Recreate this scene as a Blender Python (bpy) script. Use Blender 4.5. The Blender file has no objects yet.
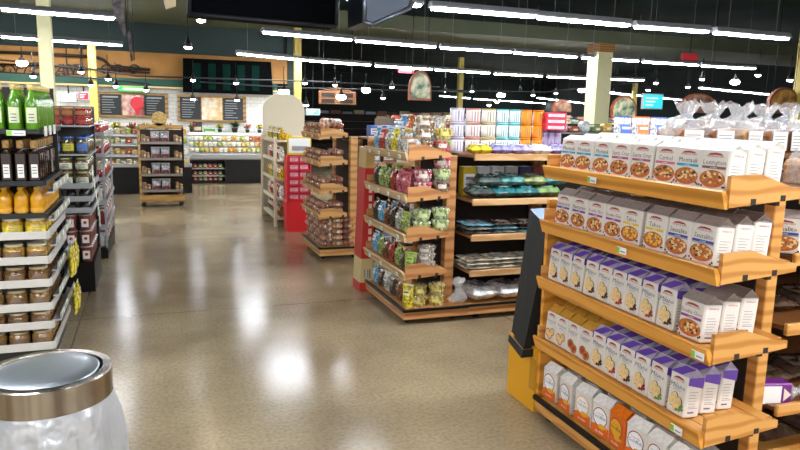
import bpy, math, random
from mathutils import Vector, Matrix, Euler, noise
random.seed(7)
PI=math.pi
sc=bpy.context.scene
COL=sc.collection
KIDS={}
# ------------------------------------------------------------------ camera calibration
F=680.0; ROLL=0.024; H=1.6; Y0=114.0
def _basis():
    n=Vector((-ROLL,1.0,-(Y0-225)/F)).normalized(); up=-n
    yv=Vector(((150-400)/F,(Y0+ROLL*(150-400)-225)/F,1.0)).normalized()
    xv=yv.cross(up).normalized()
    if xv.x<0: xv=-xv
    return xv,yv,up
XV,YV,UP=_basis()
def ray(px,py):
    v=Vector(((px-400)/F,(py-225)/F,1.0)); return Vector((XV.dot(v),YV.dot(v),UP.dot(v)))
def aY(px,py,Y): r=ray(px,py); return Vector((0,0,H))+r*(Y/r.y)
def aZ(px,py,z): r=ray(px,py); return Vector((0,0,H))+r*((z-H)/r.z)
# ------------------------------------------------------------------ materials
def lin(c):
    c=c/255.0
    return c/12.92 if c<=0.04045 else ((c+0.055)/1.055)**2.4
def C(*rgb):
    if len(rgb)==1:
        h=rgb[0].lstrip('#'); rgb=[int(h[i:i+2],16) for i in (0,2,4)]
    return tuple(lin(v) for v in rgb)+(1.0,)
MATS={}
def mat(name,col,rough=0.5,metal=0.0,emit=None,es=0.0,var=0.0,vscale=30.0,spec=0.5,alpha=None,bump=0.0,bscale=60.0,stretch=(1,1,1),coat=0.0,col2=None):
    if name in MATS: return MATS[name]
    m=bpy.data.materials.new(name); m.use_nodes=True; nt=m.node_tree; b=nt.nodes['Principled BSDF']
    c=C(col) if isinstance(col,str) else tuple(col)
    b.inputs['Base Color'].default_value=c
    b.inputs['Roughness'].default_value=rough; b.inputs['Metallic'].default_value=metal
    b.inputs['Specular IOR Level'].default_value=spec
    b.inputs['Coat Weight'].default_value=coat
    if emit: b.inputs['Emission Color'].default_value=C(emit); b.inputs['Emission Strength'].default_value=es
    if var or bump or col2:
        tc=nt.nodes.new('ShaderNodeTexCoord'); mp=nt.nodes.new('ShaderNodeMapping')
        mp.inputs['Scale'].default_value=stretch; nt.links.new(tc.outputs['Object'],mp.inputs['Vector'])
    if var or col2:
        nz=nt.nodes.new('ShaderNodeTexNoise'); nz.inputs['Scale'].default_value=vscale; nz.inputs['Detail'].default_value=3
        nt.links.new(mp.outputs[0],nz.inputs['Vector'])
        rp=nt.nodes.new('ShaderNodeValToRGB'); nt.links.new(nz.outputs['Fac'],rp.inputs['Fac'])
        a,bb=(tuple(max(0,x*(1-var)) for x in c[:3])+(1,), tuple(min(1,x*(1+var)) for x in c[:3])+(1,))
        if col2: a,bb=c,C(col2)
        rp.color_ramp.elements[0].color=a; rp.color_ramp.elements[1].color=bb
        rp.color_ramp.elements[0].position=0.38; rp.color_ramp.elements[1].position=0.62
        nt.links.new(rp.outputs[0],b.inputs['Base Color'])
    if bump:
        n2=nt.nodes.new('ShaderNodeTexNoise'); n2.inputs['Scale'].default_value=bscale; nt.links.new(mp.outputs[0],n2.inputs['Vector'])
        bp=nt.nodes.new('ShaderNodeBump'); bp.inputs['Strength'].default_value=bump; bp.inputs['Distance'].default_value=0.01
        nt.links.new(n2.outputs['Fac'],bp.inputs['Height']); nt.links.new(bp.outputs[0],b.inputs['Normal'])
    if alpha is not None: b.inputs['Alpha'].default_value=alpha
    MATS[name]=m; return m
def wood(name,c1,c2,rough=0.45,scale=6.0,stretch=(1,1,1)):
    if name in MATS: return MATS[name]
    m=bpy.data.materials.new(name); m.use_nodes=True; nt=m.node_tree; b=nt.nodes['Principled BSDF']
    tc=nt.nodes.new('ShaderNodeTexCoord'); mp=nt.nodes.new('ShaderNodeMapping'); mp.inputs['Scale'].default_value=stretch
    nt.links.new(tc.outputs['Object'],mp.inputs['Vector'])
    w=nt.nodes.new('ShaderNodeTexWave'); w.wave_type='BANDS'; w.bands_direction='Z'; w.inputs['Scale'].default_value=scale
    w.inputs['Distortion'].default_value=5; w.inputs['Detail'].default_value=2.5; w.inputs['Detail Scale'].default_value=1.2
    nt.links.new(mp.outputs[0],w.inputs['Vector'])
    rp=nt.nodes.new('ShaderNodeValToRGB'); nt.links.new(w.outputs['Fac'],rp.inputs['Fac'])
    rp.color_ramp.elements[0].color=C(c1); rp.color_ramp.elements[1].color=C(c2)
    rp.color_ramp.elements[0].position=0.05; rp.color_ramp.elements[1].position=0.6
    nt.links.new(rp.outputs[0],b.inputs['Base Color']); b.inputs['Roughness'].default_value=rough
    MATS[name]=m; return m
def plastic(name,tint='#ffffff',dens=0.12,gloss=0.18,rough=0.12,bump=0.0,bscale=25):
    """thin clear film: transparent, a little milky, glossy"""
    if name in MATS: return MATS[name]
    m=bpy.data.materials.new(name); m.use_nodes=True; nt=m.node_tree; nt.nodes.clear()
    out=nt.nodes.new('ShaderNodeOutputMaterial'); tr=nt.nodes.new('ShaderNodeBsdfTransparent')
    df=nt.nodes.new('ShaderNodeBsdfDiffuse'); gl=nt.nodes.new('ShaderNodeBsdfGlossy')
    tr.inputs[0].default_value=(0.98,0.98,0.98,1); df.inputs[0].default_value=C(tint); gl.inputs['Roughness'].default_value=rough
    m1=nt.nodes.new('ShaderNodeMixShader'); m1.inputs[0].default_value=dens
    m2=nt.nodes.new('ShaderNodeMixShader'); m2.inputs[0].default_value=gloss
    nt.links.new(tr.outputs[0],m1.inputs[1]); nt.links.new(df.outputs[0],m1.inputs[2])
    nt.links.new(m1.outputs[0],m2.inputs[1]); nt.links.new(gl.outputs[0],m2.inputs[2]); nt.links.new(m2.outputs[0],out.inputs[0])
    if bump:
        tc=nt.nodes.new('ShaderNodeTexCoord'); n2=nt.nodes.new('ShaderNodeTexNoise'); n2.inputs['Scale'].default_value=bscale
        nt.links.new(tc.outputs['Object'],n2.inputs['Vector'])
        bp=nt.nodes.new('ShaderNodeBump'); bp.inputs['Strength'].default_value=bump; bp.inputs['Distance'].default_value=0.02
        nt.links.new(n2.outputs['Fac'],bp.inputs['Height']); nt.links.new(bp.outputs[0],gl.inputs['Normal']); nt.links.new(bp.outputs[0],df.inputs['Normal'])
    MATS[name]=m; return m
# ------------------------------------------------------------------ mesh builder
_txt={}
def text_geo(s):
    if s in _txt: return _txt[s]
    cu=bpy.data.curves.new('t','FONT'); cu.body=s; cu.size=1.0; cu.align_x='CENTER'; cu.align_y='CENTER'; cu.resolution_u=1
    ob=bpy.data.objects.new('t',cu); COL.objects.link(ob)
    dg=bpy.context.evaluated_depsgraph_get(); me=bpy.data.meshes.new_from_object(ob.evaluated_get(dg))
    vs=[v.co.copy() for v in me.vertices]; fs=[tuple(p.vertices) for p in me.polygons]
    bpy.data.objects.remove(ob); bpy.data.curves.remove(cu); bpy.data.meshes.remove(me)
    xs=[v.x for v in vs] or [0]; wd=max(xs)-min(xs)
    _txt[s]=(vs,fs,wd); return _txt[s]
class MB:
    def __init__(s): s.v=[]; s.f=[]; s.m=[]; s.s=[]
    def add(s,vs,fs,m=0,smooth=False,M=None):
        o=len(s.v)
        for v in vs:
            v=Vector(v); s.v.append(M@v if M else v)
        for f in fs: s.f.append([i+o for i in f]); s.m.append(m); s.s.append(smooth)
        return s
    def arc(s,r,z0,z1,m=0,half=1.25,n=8):
        vs=[];fs=[]
        for i in range(n+1):
            a=-PI/2-half+2*half*i/n
            for z in (z0,z1): vs.append((r*math.cos(a),r*math.sin(a),z))
        for i in range(n): fs.append((2*i,2*i+2,2*i+3,2*i+1))
        return s.add(vs,fs,m,True)
    def box(s,x0,x1,y0,y1,z0,z1,m=0,M=None,bev=0.0):
        if bev>0:
            b=min(bev,(x1-x0)/3,(y1-y0)/3,(z1-z0)/3)
            vs=[];idx={}
            for i,x in enumerate((x0,x1)):
                for j,y in enumerate((y0,y1)):
                    for k,z in enumerate((z0,z1)):
                        sx=1 if i==0 else -1; sy=1 if j==0 else -1; sz=1 if k==0 else -1
                        for a in range(3):
                            idx[(i,j,k,a)]=len(vs)
                            vs.append((x+(0 if a==0 else sx*b),y+(0 if a==1 else sy*b),z+(0 if a==2 else sz*b)))
            fs=[]
            I=lambda *t: idx[t]
            fs.append([I(0,0,0,0),I(0,0,1,0),I(0,1,1,0),I(0,1,0,0)]); fs.append([I(1,0,0,0),I(1,1,0,0),I(1,1,1,0),I(1,0,1,0)])
            fs.append([I(0,0,0,1),I(1,0,0,1),I(1,0,1,1),I(0,0,1,1)]); fs.append([I(0,1,0,1),I(0,1,1,1),I(1,1,1,1),I(1,1,0,1)])
            fs.append([I(0,0,0,2),I(0,1,0,2),I(1,1,0,2),I(1,0,0,2)]); fs.append([I(0,0,1,2),I(1,0,1,2),I(1,1,1,2),I(0,1,1,2)])
            for i in (0,1):
                for j in (0,1): fs.append([I(i,j,0,0),I(i,j,0,1),I(i,j,1,1),I(i,j,1,0)])
                for k in (0,1): fs.append([I(i,0,k,0),I(i,0,k,2),I(i,1,k,2),I(i,1,k,0)])
            for j in (0,1):
                for k in (0,1): fs.append([I(0,j,k,1),I(0,j,k,2),I(1,j,k,2),I(1,j,k,1)])
            for i in (0,1):
                for j in (0,1):
                    for k in (0,1): fs.append([I(i,j,k,0),I(i,j,k,1),I(i,j,k,2)])
            return s.add(vs,fs,m,False,M)
        vs=[(x,y,z) for x in (x0,x1) for y in (y0,y1) for z in (z0,z1)]
        fs=[(0,1,3,2),(4,6,7,5),(0,4,5,1),(2,3,7,6),(0,2,6,4),(1,5,7,3)]
        return s.add(vs,fs,m,False,M)
    def prism(s,poly,axis,a,b,m=0,M=None):
        """poly list of 2D points; axis 'x': (y,z) 'y': (x,z) 'z': (x,y)"""
        n=len(poly)
        def mk(p,t): return {'x':(t,p[0],p[1]),'y':(p[0],t,p[1]),'z':(p[0],p[1],t)}[axis]
        vs=[mk(p,a) for p in poly]+[mk(p,b) for p in poly]
        fs=[list(range(n)),list(range(2*n-1,n-1,-1))]+[(i,i+n,(i+1)%n+n,(i+1)%n) for i in range(n)]
        return s.add(vs,fs,m,False,M)
    def lathe(s,prof,n=12,m=0,M=None,cap=True,smooth=True,sx=1,sy=1):
        vs=[];fs=[]
        for r,z in prof:
            for i in range(n):
                a=2*PI*i/n; vs.append((r*math.cos(a)*sx,r*math.sin(a)*sy,z))
        for k in range(len(prof)-1):
            for i in range(n):
                j=(i+1)%n; fs.append((k*n+i,k*n+j,(k+1)*n+j,(k+1)*n+i))
        s.add(vs,fs,m,smooth,M)
        if cap:
            o=len(s.v)-len(vs)
            s.f.append([o+i for i in range(n-1,-1,-1)]); s.m.append(m); s.s.append(False)
            s.f.append([o+(len(prof)-1)*n+i for i in range(n)]); s.m.append(m); s.s.append(False)
        return s
    def tube(s,pts,r,n=6,m=0,M=None):
        pts=[Vector(p) for p in pts]; vs=[];fs=[]
        for i,p in enumerate(pts):
            d=(pts[min(i+1,len(pts)-1)]-pts[max(i-1,0)]).normalized()
            a=d.cross(Vector((0,0,1)));
            if a.length<1e-3: a=d.cross(Vector((0,1,0)))
            a.normalize(); b=d.cross(a)
            for k in range(n):
                t=2*PI*k/n; vs.append(p+a*r*math.cos(t)+b*r*math.sin(t))
        for i in range(len(pts)-1):
            for k in range(n):
                j=(k+1)%n; fs.append((i*n+k,i*n+j,(i+1)*n+j,(i+1)*n+k))
        fs.append(list(range(n))[::-1]); fs.append([(len(pts)-1)*n+k for k in range(n)])
        return s.add(vs,fs,m,True,M)
    def disc(s,cx,cz,rx,rz,y,m=0,n=14,M=None):
        """flat disc facing -Y"""
        return s.add([(cx+rx*math.cos(2*PI*i/n),y,cz+rz*math.sin(2*PI*i/n)) for i in range(n)],[list(range(n))],m,False,M)
    def rect(s,x0,x1,z0,z1,y,m=0,M=None):
        return s.add([(x0,y,z0),(x1,y,z0),(x1,y,z1),(x0,y,z1)],[(0,1,2,3)],m,False,M)
    def text(s,t,cx,cz,size,y,m=0,maxw=None,M=None,slant=0.0):
        vs,fs,wd=text_geo(t); k=size
        if maxw and wd*size>maxw: k=maxw/wd
        kz=max(k,size*0.75)
        return s.add([(cx+v.x*k+v.y*kz*slant,y,cz+v.y*kz) for v in vs],fs,m,False,M)
    def blob(s,c,r,m=0,n=7,k=5,jit=0.12,M=None,sq=(1,1,1)):
        vs=[];fs=[]; c=Vector(c)
        for i in range(k+1):
            th=PI*i/k
            for j in range(n):
                ph=2*PI*j/n; q=1+random.uniform(-jit,jit)
                vs.append(c+Vector((r*sq[0]*math.sin(th)*math.cos(ph)*q,r*sq[1]*math.sin(th)*math.sin(ph)*q,r*sq[2]*math.cos(th)*q)))
        for i in range(k):
            for j in range(n):
                l=(j+1)%n; fs.append((i*n+j,i*n+l,(i+1)*n+l,(i+1)*n+j))
        return s.add(vs,fs,m,True,M)
    def build(s,name,mats,parent=None,**kw):
        me=bpy.data.meshes.new(name); me.from_pydata([tuple(v) for v in s.v],[],s.f)
        if not isinstance(mats,(list,tuple)): mats=[mats]
        for m in mats: me.materials.append(m)
        me.polygons.foreach_set('material_index',s.m); me.polygons.foreach_set('use_smooth',s.s); me.update()
        o=bpy.data.objects.new(name,me); COL.objects.link(o)
        if parent: o.parent=parent; KIDS.setdefault(parent,[]).append(o)
        for k,v in kw.items(): o[k]=v
        return o
def T(x=0,y=0,z=0,rx=0,ry=0,rz=0): return Matrix.Translation((x,y,z))@Euler((rx,ry,rz)).to_matrix().to_4x4()
def empty(name,loc=(0,0,0),rz=0,**kw):
    o=bpy.data.objects.new(name,None); COL.objects.link(o); o.location=loc; o.rotation_euler=(0,0,rz); o.empty_display_size=.05
    for k,v in kw.items(): o[k]=v
    return o
def tag(o,label,cat,group=None):
    o['label']=label; o['category']=cat
    if group: o['group']=group
    return o
def struct(o): o['kind']='structure'; return o
def copy_tree(o,parent=None):
    c=o.copy(); COL.objects.link(c)
    if parent: c.parent=parent; KIDS.setdefault(parent,[]).append(c)
    for ch in KIDS.get(o,[]): copy_tree(ch,c)
    return c
PROTO={}; USED=set()
def place(maker,args,loc,rz,label,group=None,rx=0,ry=0,scale=None):
    """first use of a kind is the built object itself, later ones are copies of it and its parts"""
    key=(maker.__name__,)+tuple(args)
    if key not in PROTO:
        PROTO[key]=maker(*args); o=PROTO[key]
    else:
        src=PROTO[key]; o=copy_tree(src)
        if 'group' in o: del o['group']
    o.location=loc; o.rotation_euler=(rx,ry,rz)
    if scale: o.scale=(scale,)*3
    tag(o,label,CATS[key[0]],group or zone_group(CATS[key[0]],loc)); return o
def zone_group(cat,loc):
    x,y,z=loc
    if x>1.5: q='near cookie display' if y<3.3 else 'middle snack display' if y<6.2 else 'far bread display' if y<8.3 else 'red and cream displays' if y<11 else 'deli counter'
    elif y<5.7: q='left foreground shelving'
    elif y<7.4: q='second left unit'
    elif y<9.6: q='third left unit'
    elif y<12.6: q='wheeled rack'
    else: q='deli counter and cold case'
    return ('boxes' if cat=='box' else 'potted plants' if cat=='potted plant' else cat+'s')+' on the '+q
CATS={}
NUM=['first','second','third','fourth','fifth','sixth','seventh','eighth','ninth','tenth','eleventh','twelfth','thirteenth','fourteenth','fifteenth','sixteenth','seventeenth','eighteenth','nineteenth']
for _t in ('twent','thirt','fort'):
    NUM+=[_t+'ieth']+[_t+'y-'+q for q in NUM[:9]]
# ------------------------------------------------------------------ shared materials
M_wA=wood('warm_oak','#c9852a','#eda845',0.4,2.2,(1.0,0.35,1.6))
M_wA2=wood('warm_oak_side','#c08036','#dba056',0.42,4,(0.5,1,1.5))
M_wB=wood('red_oak','#ab7040','#c9925a',0.45,2.5,(0.6,0.6,1.6))
M_wB2=wood('pale_lip_oak','#b99566','#d3b486',0.45,2.5,(0.6,0.6,1.6))
M_wC=wood('light_oak','#c08a4a','#dba868',0.45,2.5,(0.6,0.6,1.6))
M_dk=mat('dark_backing','#2e221b',0.7)
M_blk=mat('black_plastic','#070708',0.45,spec=.3)
M_stl=mat('brushed_steel','#a39c92',0.24,1.0,bump=0.06,bscale=9,stretch=(14,14,.3))
M_wht=mat('white_paint','#e8e6df',0.5)
M_tag=mat('white_price_tag','#f4f3ee',0.5); M_grn=mat('tag_green','#8cc63f',0.5)
M_ink=mat('grey_ink','#6d6d78',0.6); M_pack=mat('white_carton','#e6e0d6',0.38); M_red=mat('brand_red','#a63a30',0.5)
M_clear=plastic('clear_plastic','#ffffff',0.10,0.10,0.1)
M_film=plastic('clear_film','#fff4ea',0.06,0.06,0.12,0.8,22)
M_bagw=plastic('milky_film','#f4f6f8',0.30,0.16,0.25,0.6,14)

# ------------------------------------------------------------------ room
fl=MB().box(-9,30,-6,55,-0.05,0).build('floor',mat('tmp','#888888'))
struct(fl)
def floor_mat():
    m=bpy.data.materials.new('polished_concrete'); m.use_nodes=True; nt=m.node_tree; b=nt.nodes['Principled BSDF']
    tc=nt.nodes.new('ShaderNodeTexCoord')
    n1=nt.nodes.new('ShaderNodeTexNoise'); n1.inputs['Scale'].default_value=0.9; n1.inputs['Detail'].default_value=6
    n2=nt.nodes.new('ShaderNodeTexNoise'); n2.inputs['Scale'].default_value=45; n2.inputs['Detail'].default_value=4
    for n in (n1,n2): nt.links.new(tc.outputs['Object'],n.inputs['Vector'])
    r1=nt.nodes.new('ShaderNodeValToRGB'); r1.color_ramp.elements[0].color=C('#847358'); r1.color_ramp.elements[1].color=C('#a99878')
    r1.color_ramp.elements[0].position=.35; r1.color_ramp.elements[1].position=.65
    nt.links.new(n1.outputs['Fac'],r1.inputs[0])
    r2=nt.nodes.new('ShaderNodeValToRGB'); r2.color_ramp.elements[0].color=(0.78,0.78,0.78,1); r2.color_ramp.elements[1].color=(1.05,1.05,1.05,1)
    r2.color_ramp.elements[0].position=.3; r2.color_ramp.elements[1].position=.6
    nt.links.new(n2.outputs['Fac'],r2.inputs[0])
    mx=nt.nodes.new('ShaderNodeMix'); mx.data_type='RGBA'; mx.blend_type='MULTIPLY'; mx.inputs[0].default_value=1
    nt.links.new(r1.outputs[0],mx.inputs[6]); nt.links.new(r2.outputs[0],mx.inputs[7]); 
    # saw-cut control joints every 3 m
    br=nt.nodes.new('ShaderNodeTexBrick'); br.offset=0; br.inputs['Scale'].default_value=1; br.inputs['Brick Width'].default_value=3.2; br.inputs['Row Height'].default_value=3.2
    br.inputs['Mortar Size'].default_value=0.006; br.inputs['Color1'].default_value=(1,1,1,1); br.inputs['Color2'].default_value=(1,1,1,1); br.inputs['Mortar'].default_value=(0.55,0.5,0.45,1)
    mpb=nt.nodes.new('ShaderNodeMapping'); mpb.inputs['Location'].default_value=(0.55,0.9,0)
    nt.links.new(tc.outputs['Object'],mpb.inputs['Vector']); nt.links.new(mpb.outputs[0],br.inputs['Vector'])
    m2=nt.nodes.new('ShaderNodeMix'); m2.data_type='RGBA'; m2.blend_type='MULTIPLY'; m2.inputs[0].default_value=1
    nt.links.new(mx.outputs[2],m2.inputs[6]); nt.links.new(br.outputs['Color'],m2.inputs[7]); nt.links.new(m2.outputs[2],b.inputs['Base Color'])
    rr=nt.nodes.new('ShaderNodeMapRange'); rr.inputs['To Min'].default_value=0.10; rr.inputs['To Max'].default_value=0.25
    nt.links.new(n1.outputs['Fac'],rr.inputs[0]); nt.links.new(rr.outputs[0],b.inputs['Roughness'])
    b.inputs['Specular IOR Level'].default_value=0.6
    bp=nt.nodes.new('ShaderNodeBump'); bp.inputs['Strength'].default_value=0.06; bp.inputs['Distance'].default_value=0.01
    nt.links.new(n2.outputs['Fac'],bp.inputs['Height']); nt.links.new(bp.outputs[0],b.inputs['Normal'])
    return m
fl.data.materials.clear(); fl.data.materials.append(floor_mat())
M_ceil=mat('dark_green_ceiling','#15302b',0.8,var=0.3,vscale=0.6)
struct(MB().box(-9,30,-6,55,4.6,4.7).build('ceiling',M_ceil))
M_tan=mat('tan_wall','#a8783a',0.7,var=0.15,vscale=1.5)
M_olive=mat('olive_soffit','#4e5540',0.7,var=0.1,vscale=1)
M_dgreen=mat('dark_green_panel','#0f2826',0.7)
M_band=mat('emerald_band','#0a4a3a',0.5)
def tile_mat():
    m=bpy.data.materials.new('white_tile'); m.use_nodes=True; nt=m.node_tree; b=nt.nodes['Principled BSDF']
    tc=nt.nodes.new('ShaderNodeTexCoord'); mp=nt.nodes.new('ShaderNodeMapping'); mp.inputs['Rotation'].default_value=(PI/2,0,0)
    br=nt.nodes.new('ShaderNodeTexBrick'); br.inputs['Scale'].default_value=1; br.inputs['Brick Width'].default_value=.16; br.inputs['Row Height'].default_value=.08
    br.inputs['Mortar Size'].default_value=.004; br.inputs['Color1'].default_value=C('#e9eae4'); br.inputs['Color2'].default_value=C('#dfe2dc'); br.inputs['Mortar'].default_value=C('#b9bcb5')
    nt.links.new(tc.outputs['Object'],mp.inputs['Vector']); nt.links.new(mp.outputs[0],br.inputs['Vector']); nt.links.new(br.outputs['Color'],b.inputs['Base Color'])
    b.inputs['Roughness'].default_value=.3
    return m
# deli wall: white tile below, emerald band, tan wall, dark green upper fascia
struct(MB().box(-9,3.0,16.0,16.3,0,2.02).build('wall_back',tile_mat()))
struct(MB().box(-9,2.75,15.85,16.3,2.02,2.22).build('trim_1',M_band))
struct(MB().box(-9,2.75,15.80,15.85,2.02,2.06).build('trim_2',mat('cream_trim','#cdb27c',.6)))
struct(MB().box(-9,3.0,16.0,16.3,2.22,2.78).build('wall_upper',M_tan))
struct(MB().box(-9,2.9,15.9,16.3,2.78,3.38).build('trim_3',M_dgreen))
struct(MB().box(-9,2.9,12.2,16.3,3.38,3.5).build('trim_4',M_olive))
struct(MB().box(2.9,30,14.6,17.2,3.45,3.75).build('trim_5',M_olive))
# far and side walls
struct(MB().box(-9,30,50,50.2,0,4.6).build('wall_far',mat('far_wall','#16231f',.8)))
struct(MB().box(29.8,30,-6,50,0,4.6).build('wall_right',mat('side_wall','#1f2624',.8)))
struct(MB().box(-9.2,-9,-6,16,0,4.6).build('wall_left',mat('left_wall','#4a463a',.8)))
struct(MB().box(3.0,3.3,16.0,24,0,3.4).build('wall_inner',M_dgreen))

# dark banded panel hung between tan wall and aisle (px 183-272, y 58-95)
p0=aY(183,58,15.6); p1=aY(271,62,15.6); p2=aY(273,95,15.6); p3=aY(183,92,15.6)
hb=MB().prism([(p3.x,p3.z),(p2.x,p2.z),(p1.x,p1.z),(p0.x,p0.z)],'y',15.6,15.68,0)
for i in range(1,6):
    a=i/6; w=.07
    hb.box(p0.x+(p1.x-p0.x)*(a-.06),p0.x+(p1.x-p0.x)*(a-.06)+.16,15.585,15.6,2.02,2.58,1)
tag(hb.build('hanging_banner',[mat('banner_dark','#050707',.9,spec=.05),mat('banner_stripe','#08241e',.9,spec=.05)]),'wide black and dark green striped panel above the deli counter','banner')

# ------------------------------------------------------------------ columns
M_col=mat('cream_column','#e3dfae',.5); M_ycol=mat('yellow_column','#cdb95c',.5)
def column(px,py,Y,w,m,label,top=3.4,cap=False):
    p=aY(px,py,Y); t=empty('support_column',(p.x,Y,0))
    MB().box(-w/2,w/2,-w/2,w/2,0,top,bev=.012).build('shaft',m,t)
    MB().box(-w/2-.02,w/2+.02,-w/2-.02,w/2+.02,0,.12).build('plinth',m,t)
    if cap: MB().box(-w/2-.0,w/2+.02,-w/2-.02,w/2+.02,top,top+.17).build('wooden_cap',wood('cap_oak','#8a5f2e','#b07c3f'),t)
    tag(t,label,'column')
column(46.5,60,12,.19,M_col,'cream square column rising behind the green bottles at far left',4.55)
column(93,80,15.3,.15,M_ycol,'slim yellow column in front of the tan wall beside the blue screen',2.9)
column(297.5,80,15.2,.15,M_ycol,'slim yellow column just right of the arched cream display top',3.4)
column(460,90,20,.16,M_ycol,'thin yellow column far back above the middle snack display',3.4)
column(598,90,12,.36,M_col,'broad pale cream column with wooden cap right of centre',2.93,True)
column(634,100,22,.16,M_ycol,'thin yellow column left of the cyan screen',3.0)
column(800,100,11,.22,M_ycol,'yellow column at the right edge of the photo',4.5)

# ------------------------------------------------------------------ ceiling lights
M_tube=mat('lit_tube','#ffffff',.5,emit='#f3f7ff',es=34)
M_house=mat('fixture_grey','#8d9095',.45,metal=.3)
_fx={}
def strip(a,b,label,w=.13,group='fluorescent strip lights in rows'):
    a=Vector(a); b=Vector(b); L=(b-a).length; rz=math.atan2(b.y-a.y,b.x-a.x)
    key=(round(L,1),w)
    if key not in _fx:
        L=key[0]
        t=empty('ceiling_strip_light'); h=MB()
        h.prism([(-w/2,0.015),(w/2,0.015),(w/2,.04),(w*.3,.085),(-w*.3,.085),(-w/2,.04)],'x',0,L)
        h.build('housing',M_house,t)
        MB().box(.03,L-.03,-w*.42,w*.42,-.012,.014,bev=.008).build('lit_diffuser',M_tube,t)
        for x in (.25,L-.25): MB().tube([(x,0,.08),(x,0,4.6-2.8)],.004,4).build('suspension_wire',M_house,t)
        _fx[key]=t
    else: t=copy_tree(_fx[key])
    t.location=a; t.rotation_euler=(0,0,rz); tag(t,label,'ceiling light',group)
def row(pts,z,base):
    n=0
    for (xa,ya,xb,yb) in pts:
        n+=1
        strip((xa,ya,z),(xb,yb,z),base%NUM[n-1])
Z=2.8
row([(-4.78,9.87,-3.36,10.03),(-3.27,10.05,-1.85,10.23),(-1.78,10.27,-.44,10.48)],Z,'%s long white strip light from the left, upper row at left')
row([(-4.1,14.2,-2.6,14.35),(-2.5,14.37,-.42,14.9)],Z,'%s white strip light from the left, lower row before the tan wall')
def seg(pl,z):
    out=[]
    for (x0,y0,x1,y1) in pl:
        a=aZ(x0,y0,z); b=aZ(x1,y1,z); out.append((a.x,a.y,b.x,b.y))
    return out
row(seg([(346,-1,424,6.5),(430,8.5,534,17),(537,18,630,26),(634,27,710,32.5),(714,33,790,39.5)],Z),Z,'%s white strip light from the left in the uppermost row')
row(seg([(262,32.5,351,40.5),(355,41,437,47.5),(440,48,511,52.5),(514,53,577,57.5),(582,58,639,61.5),(643,62,699,65.5),(702,66,755,69)],Z),Z,'%s white strip light from the left in the second row')
row(seg([(237,54,306,60.5),(309,61,372,65.5),(375,66,431,69.5),(435,70,491,73.5),(494,74,544,76.5),(547,77,594,79),(600,79.2,644,80.5)],2.70),2.70,'%s white strip light from the left in the third row')
row(seg([(700,88,768,94.5)],2.75),2.75,'%s single strip light hanging left of the right-hand arched sign')
row(seg([(538,98,585,103.5),(610,93,690,101)],2.55),2.55,'%s distant strip light beside the broad cream column')
row(seg([(440,96,470,98.5),(474,99,545,103.5)],2.7),2.7,'%s faint far strip light above the canisters')
# rows over and behind the camera, out of the frame
for j,(yy) in enumerate((3.6,.4,-3.0)):
    xs=[-5.2,-3.7,-2.2,1.2,2.7,4.2,5.7]
    for i,x in enumerate(xs):
        strip((x,yy,2.95),(x+1.4,yy+.06,2.95),'strip light overhead in the near rows, outside the view',group='strip lights overhead near the camera')

# track rails and spot lamps
M_rail=mat('rail_grey','#2c2e33',.5,metal=.4)
def rail(pts,label,r=.018):
    tag(MB().tube(pts,r,6).build('track_rail',M_rail),label,'track rail')
a=aY(136,77,14.6); b=aY(300,82,14.6); c=aY(600,95,16)
rail([aY(0,60,15.2),aY(90,69,15.2),aY(136,76,15.0),aY(300,81,15.0),aY(440,87,15.2)],'long grey lighting track running across the deli side')
rail([aY(200,82,15.3),aY(300,88,15.3),aY(470,92,15.3)],'thin lower conduit below the long lighting track')
rail([aY(440,90,14),aY(545,92,14),aY(640,82,14)],'bent grey conduit crossing in front of the cream column')
rail([aY(0,72,15.2),aY(90,78,15.2),aY(150,84,15.2)],'lower grey lighting track before the tan wall at left')
M_warm=mat('warm_bulb','#fff2d8',.4,emit='#ffe9c4',es=30); M_cool=mat('cool_bulb','#ffffff',.4,emit='#f4f6ff',es=22)
def spot_lamp(warm,big):
    t=empty('spot_lamp'); r=.055*(1.5 if big else 1)
    MB().lathe([(.012,.16),(.02,.1),(r*.8,.06),(r,0),(r*.9,0.005)],12).build('lamp_shade',M_blk,t)
    MB().blob((0,0,-.002),r*(1.25 if big else .9),n=10,k=6,jit=0,sq=(1,1,.6)).build('bulb',M_warm if warm else M_cool,t)
    MB().tube([(0,0,.15),(0,0,.45)],.007,5).build('stem',M_blk,t)
    return t
CATS['spot_lamp']='spot light'
spots=[(22,63,14.8,1,1),(33,76,14.6,0,0),(81,72,14.4,0,0),(108,79,14.4,0,0),(116,86,14.4,0,0),(91,85,14.4,1,0),(146,90,14.9,0,0),(193,99,15.2,0,0),(237,100,15.2,0,0),
 (201,20,8.5,1,0),(188,47,10,0,0),(193,80,15,0,0),(236,83,15,0,0),(284,92,12.5,1,1),(306,105,13,0,0),(305,83,14,0,0),(335,85,15,0,0),(341,97,13.5,1,1),(366,90,14,1,1),(383,98,14,0,0),(392,87,15,0,0),
 (445,91,16,0,0),(472,91,16,0,0),(489,105,16,0,0),(501,95,15,1,1),(497,102,17,1,0),(520,91,16,0,0),(533,95,16,0,0),(556,93,16,0,0),(582,90,15,1,1),
 (612,92,14,0,0),(656,83,13,0,0),(648,90,14,0,0),(688,87,13,0,0),(702,79,12,0,0),(735,82,12,1,1),(758,75,10,0,0),(790,80,10,0,0)]
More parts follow.
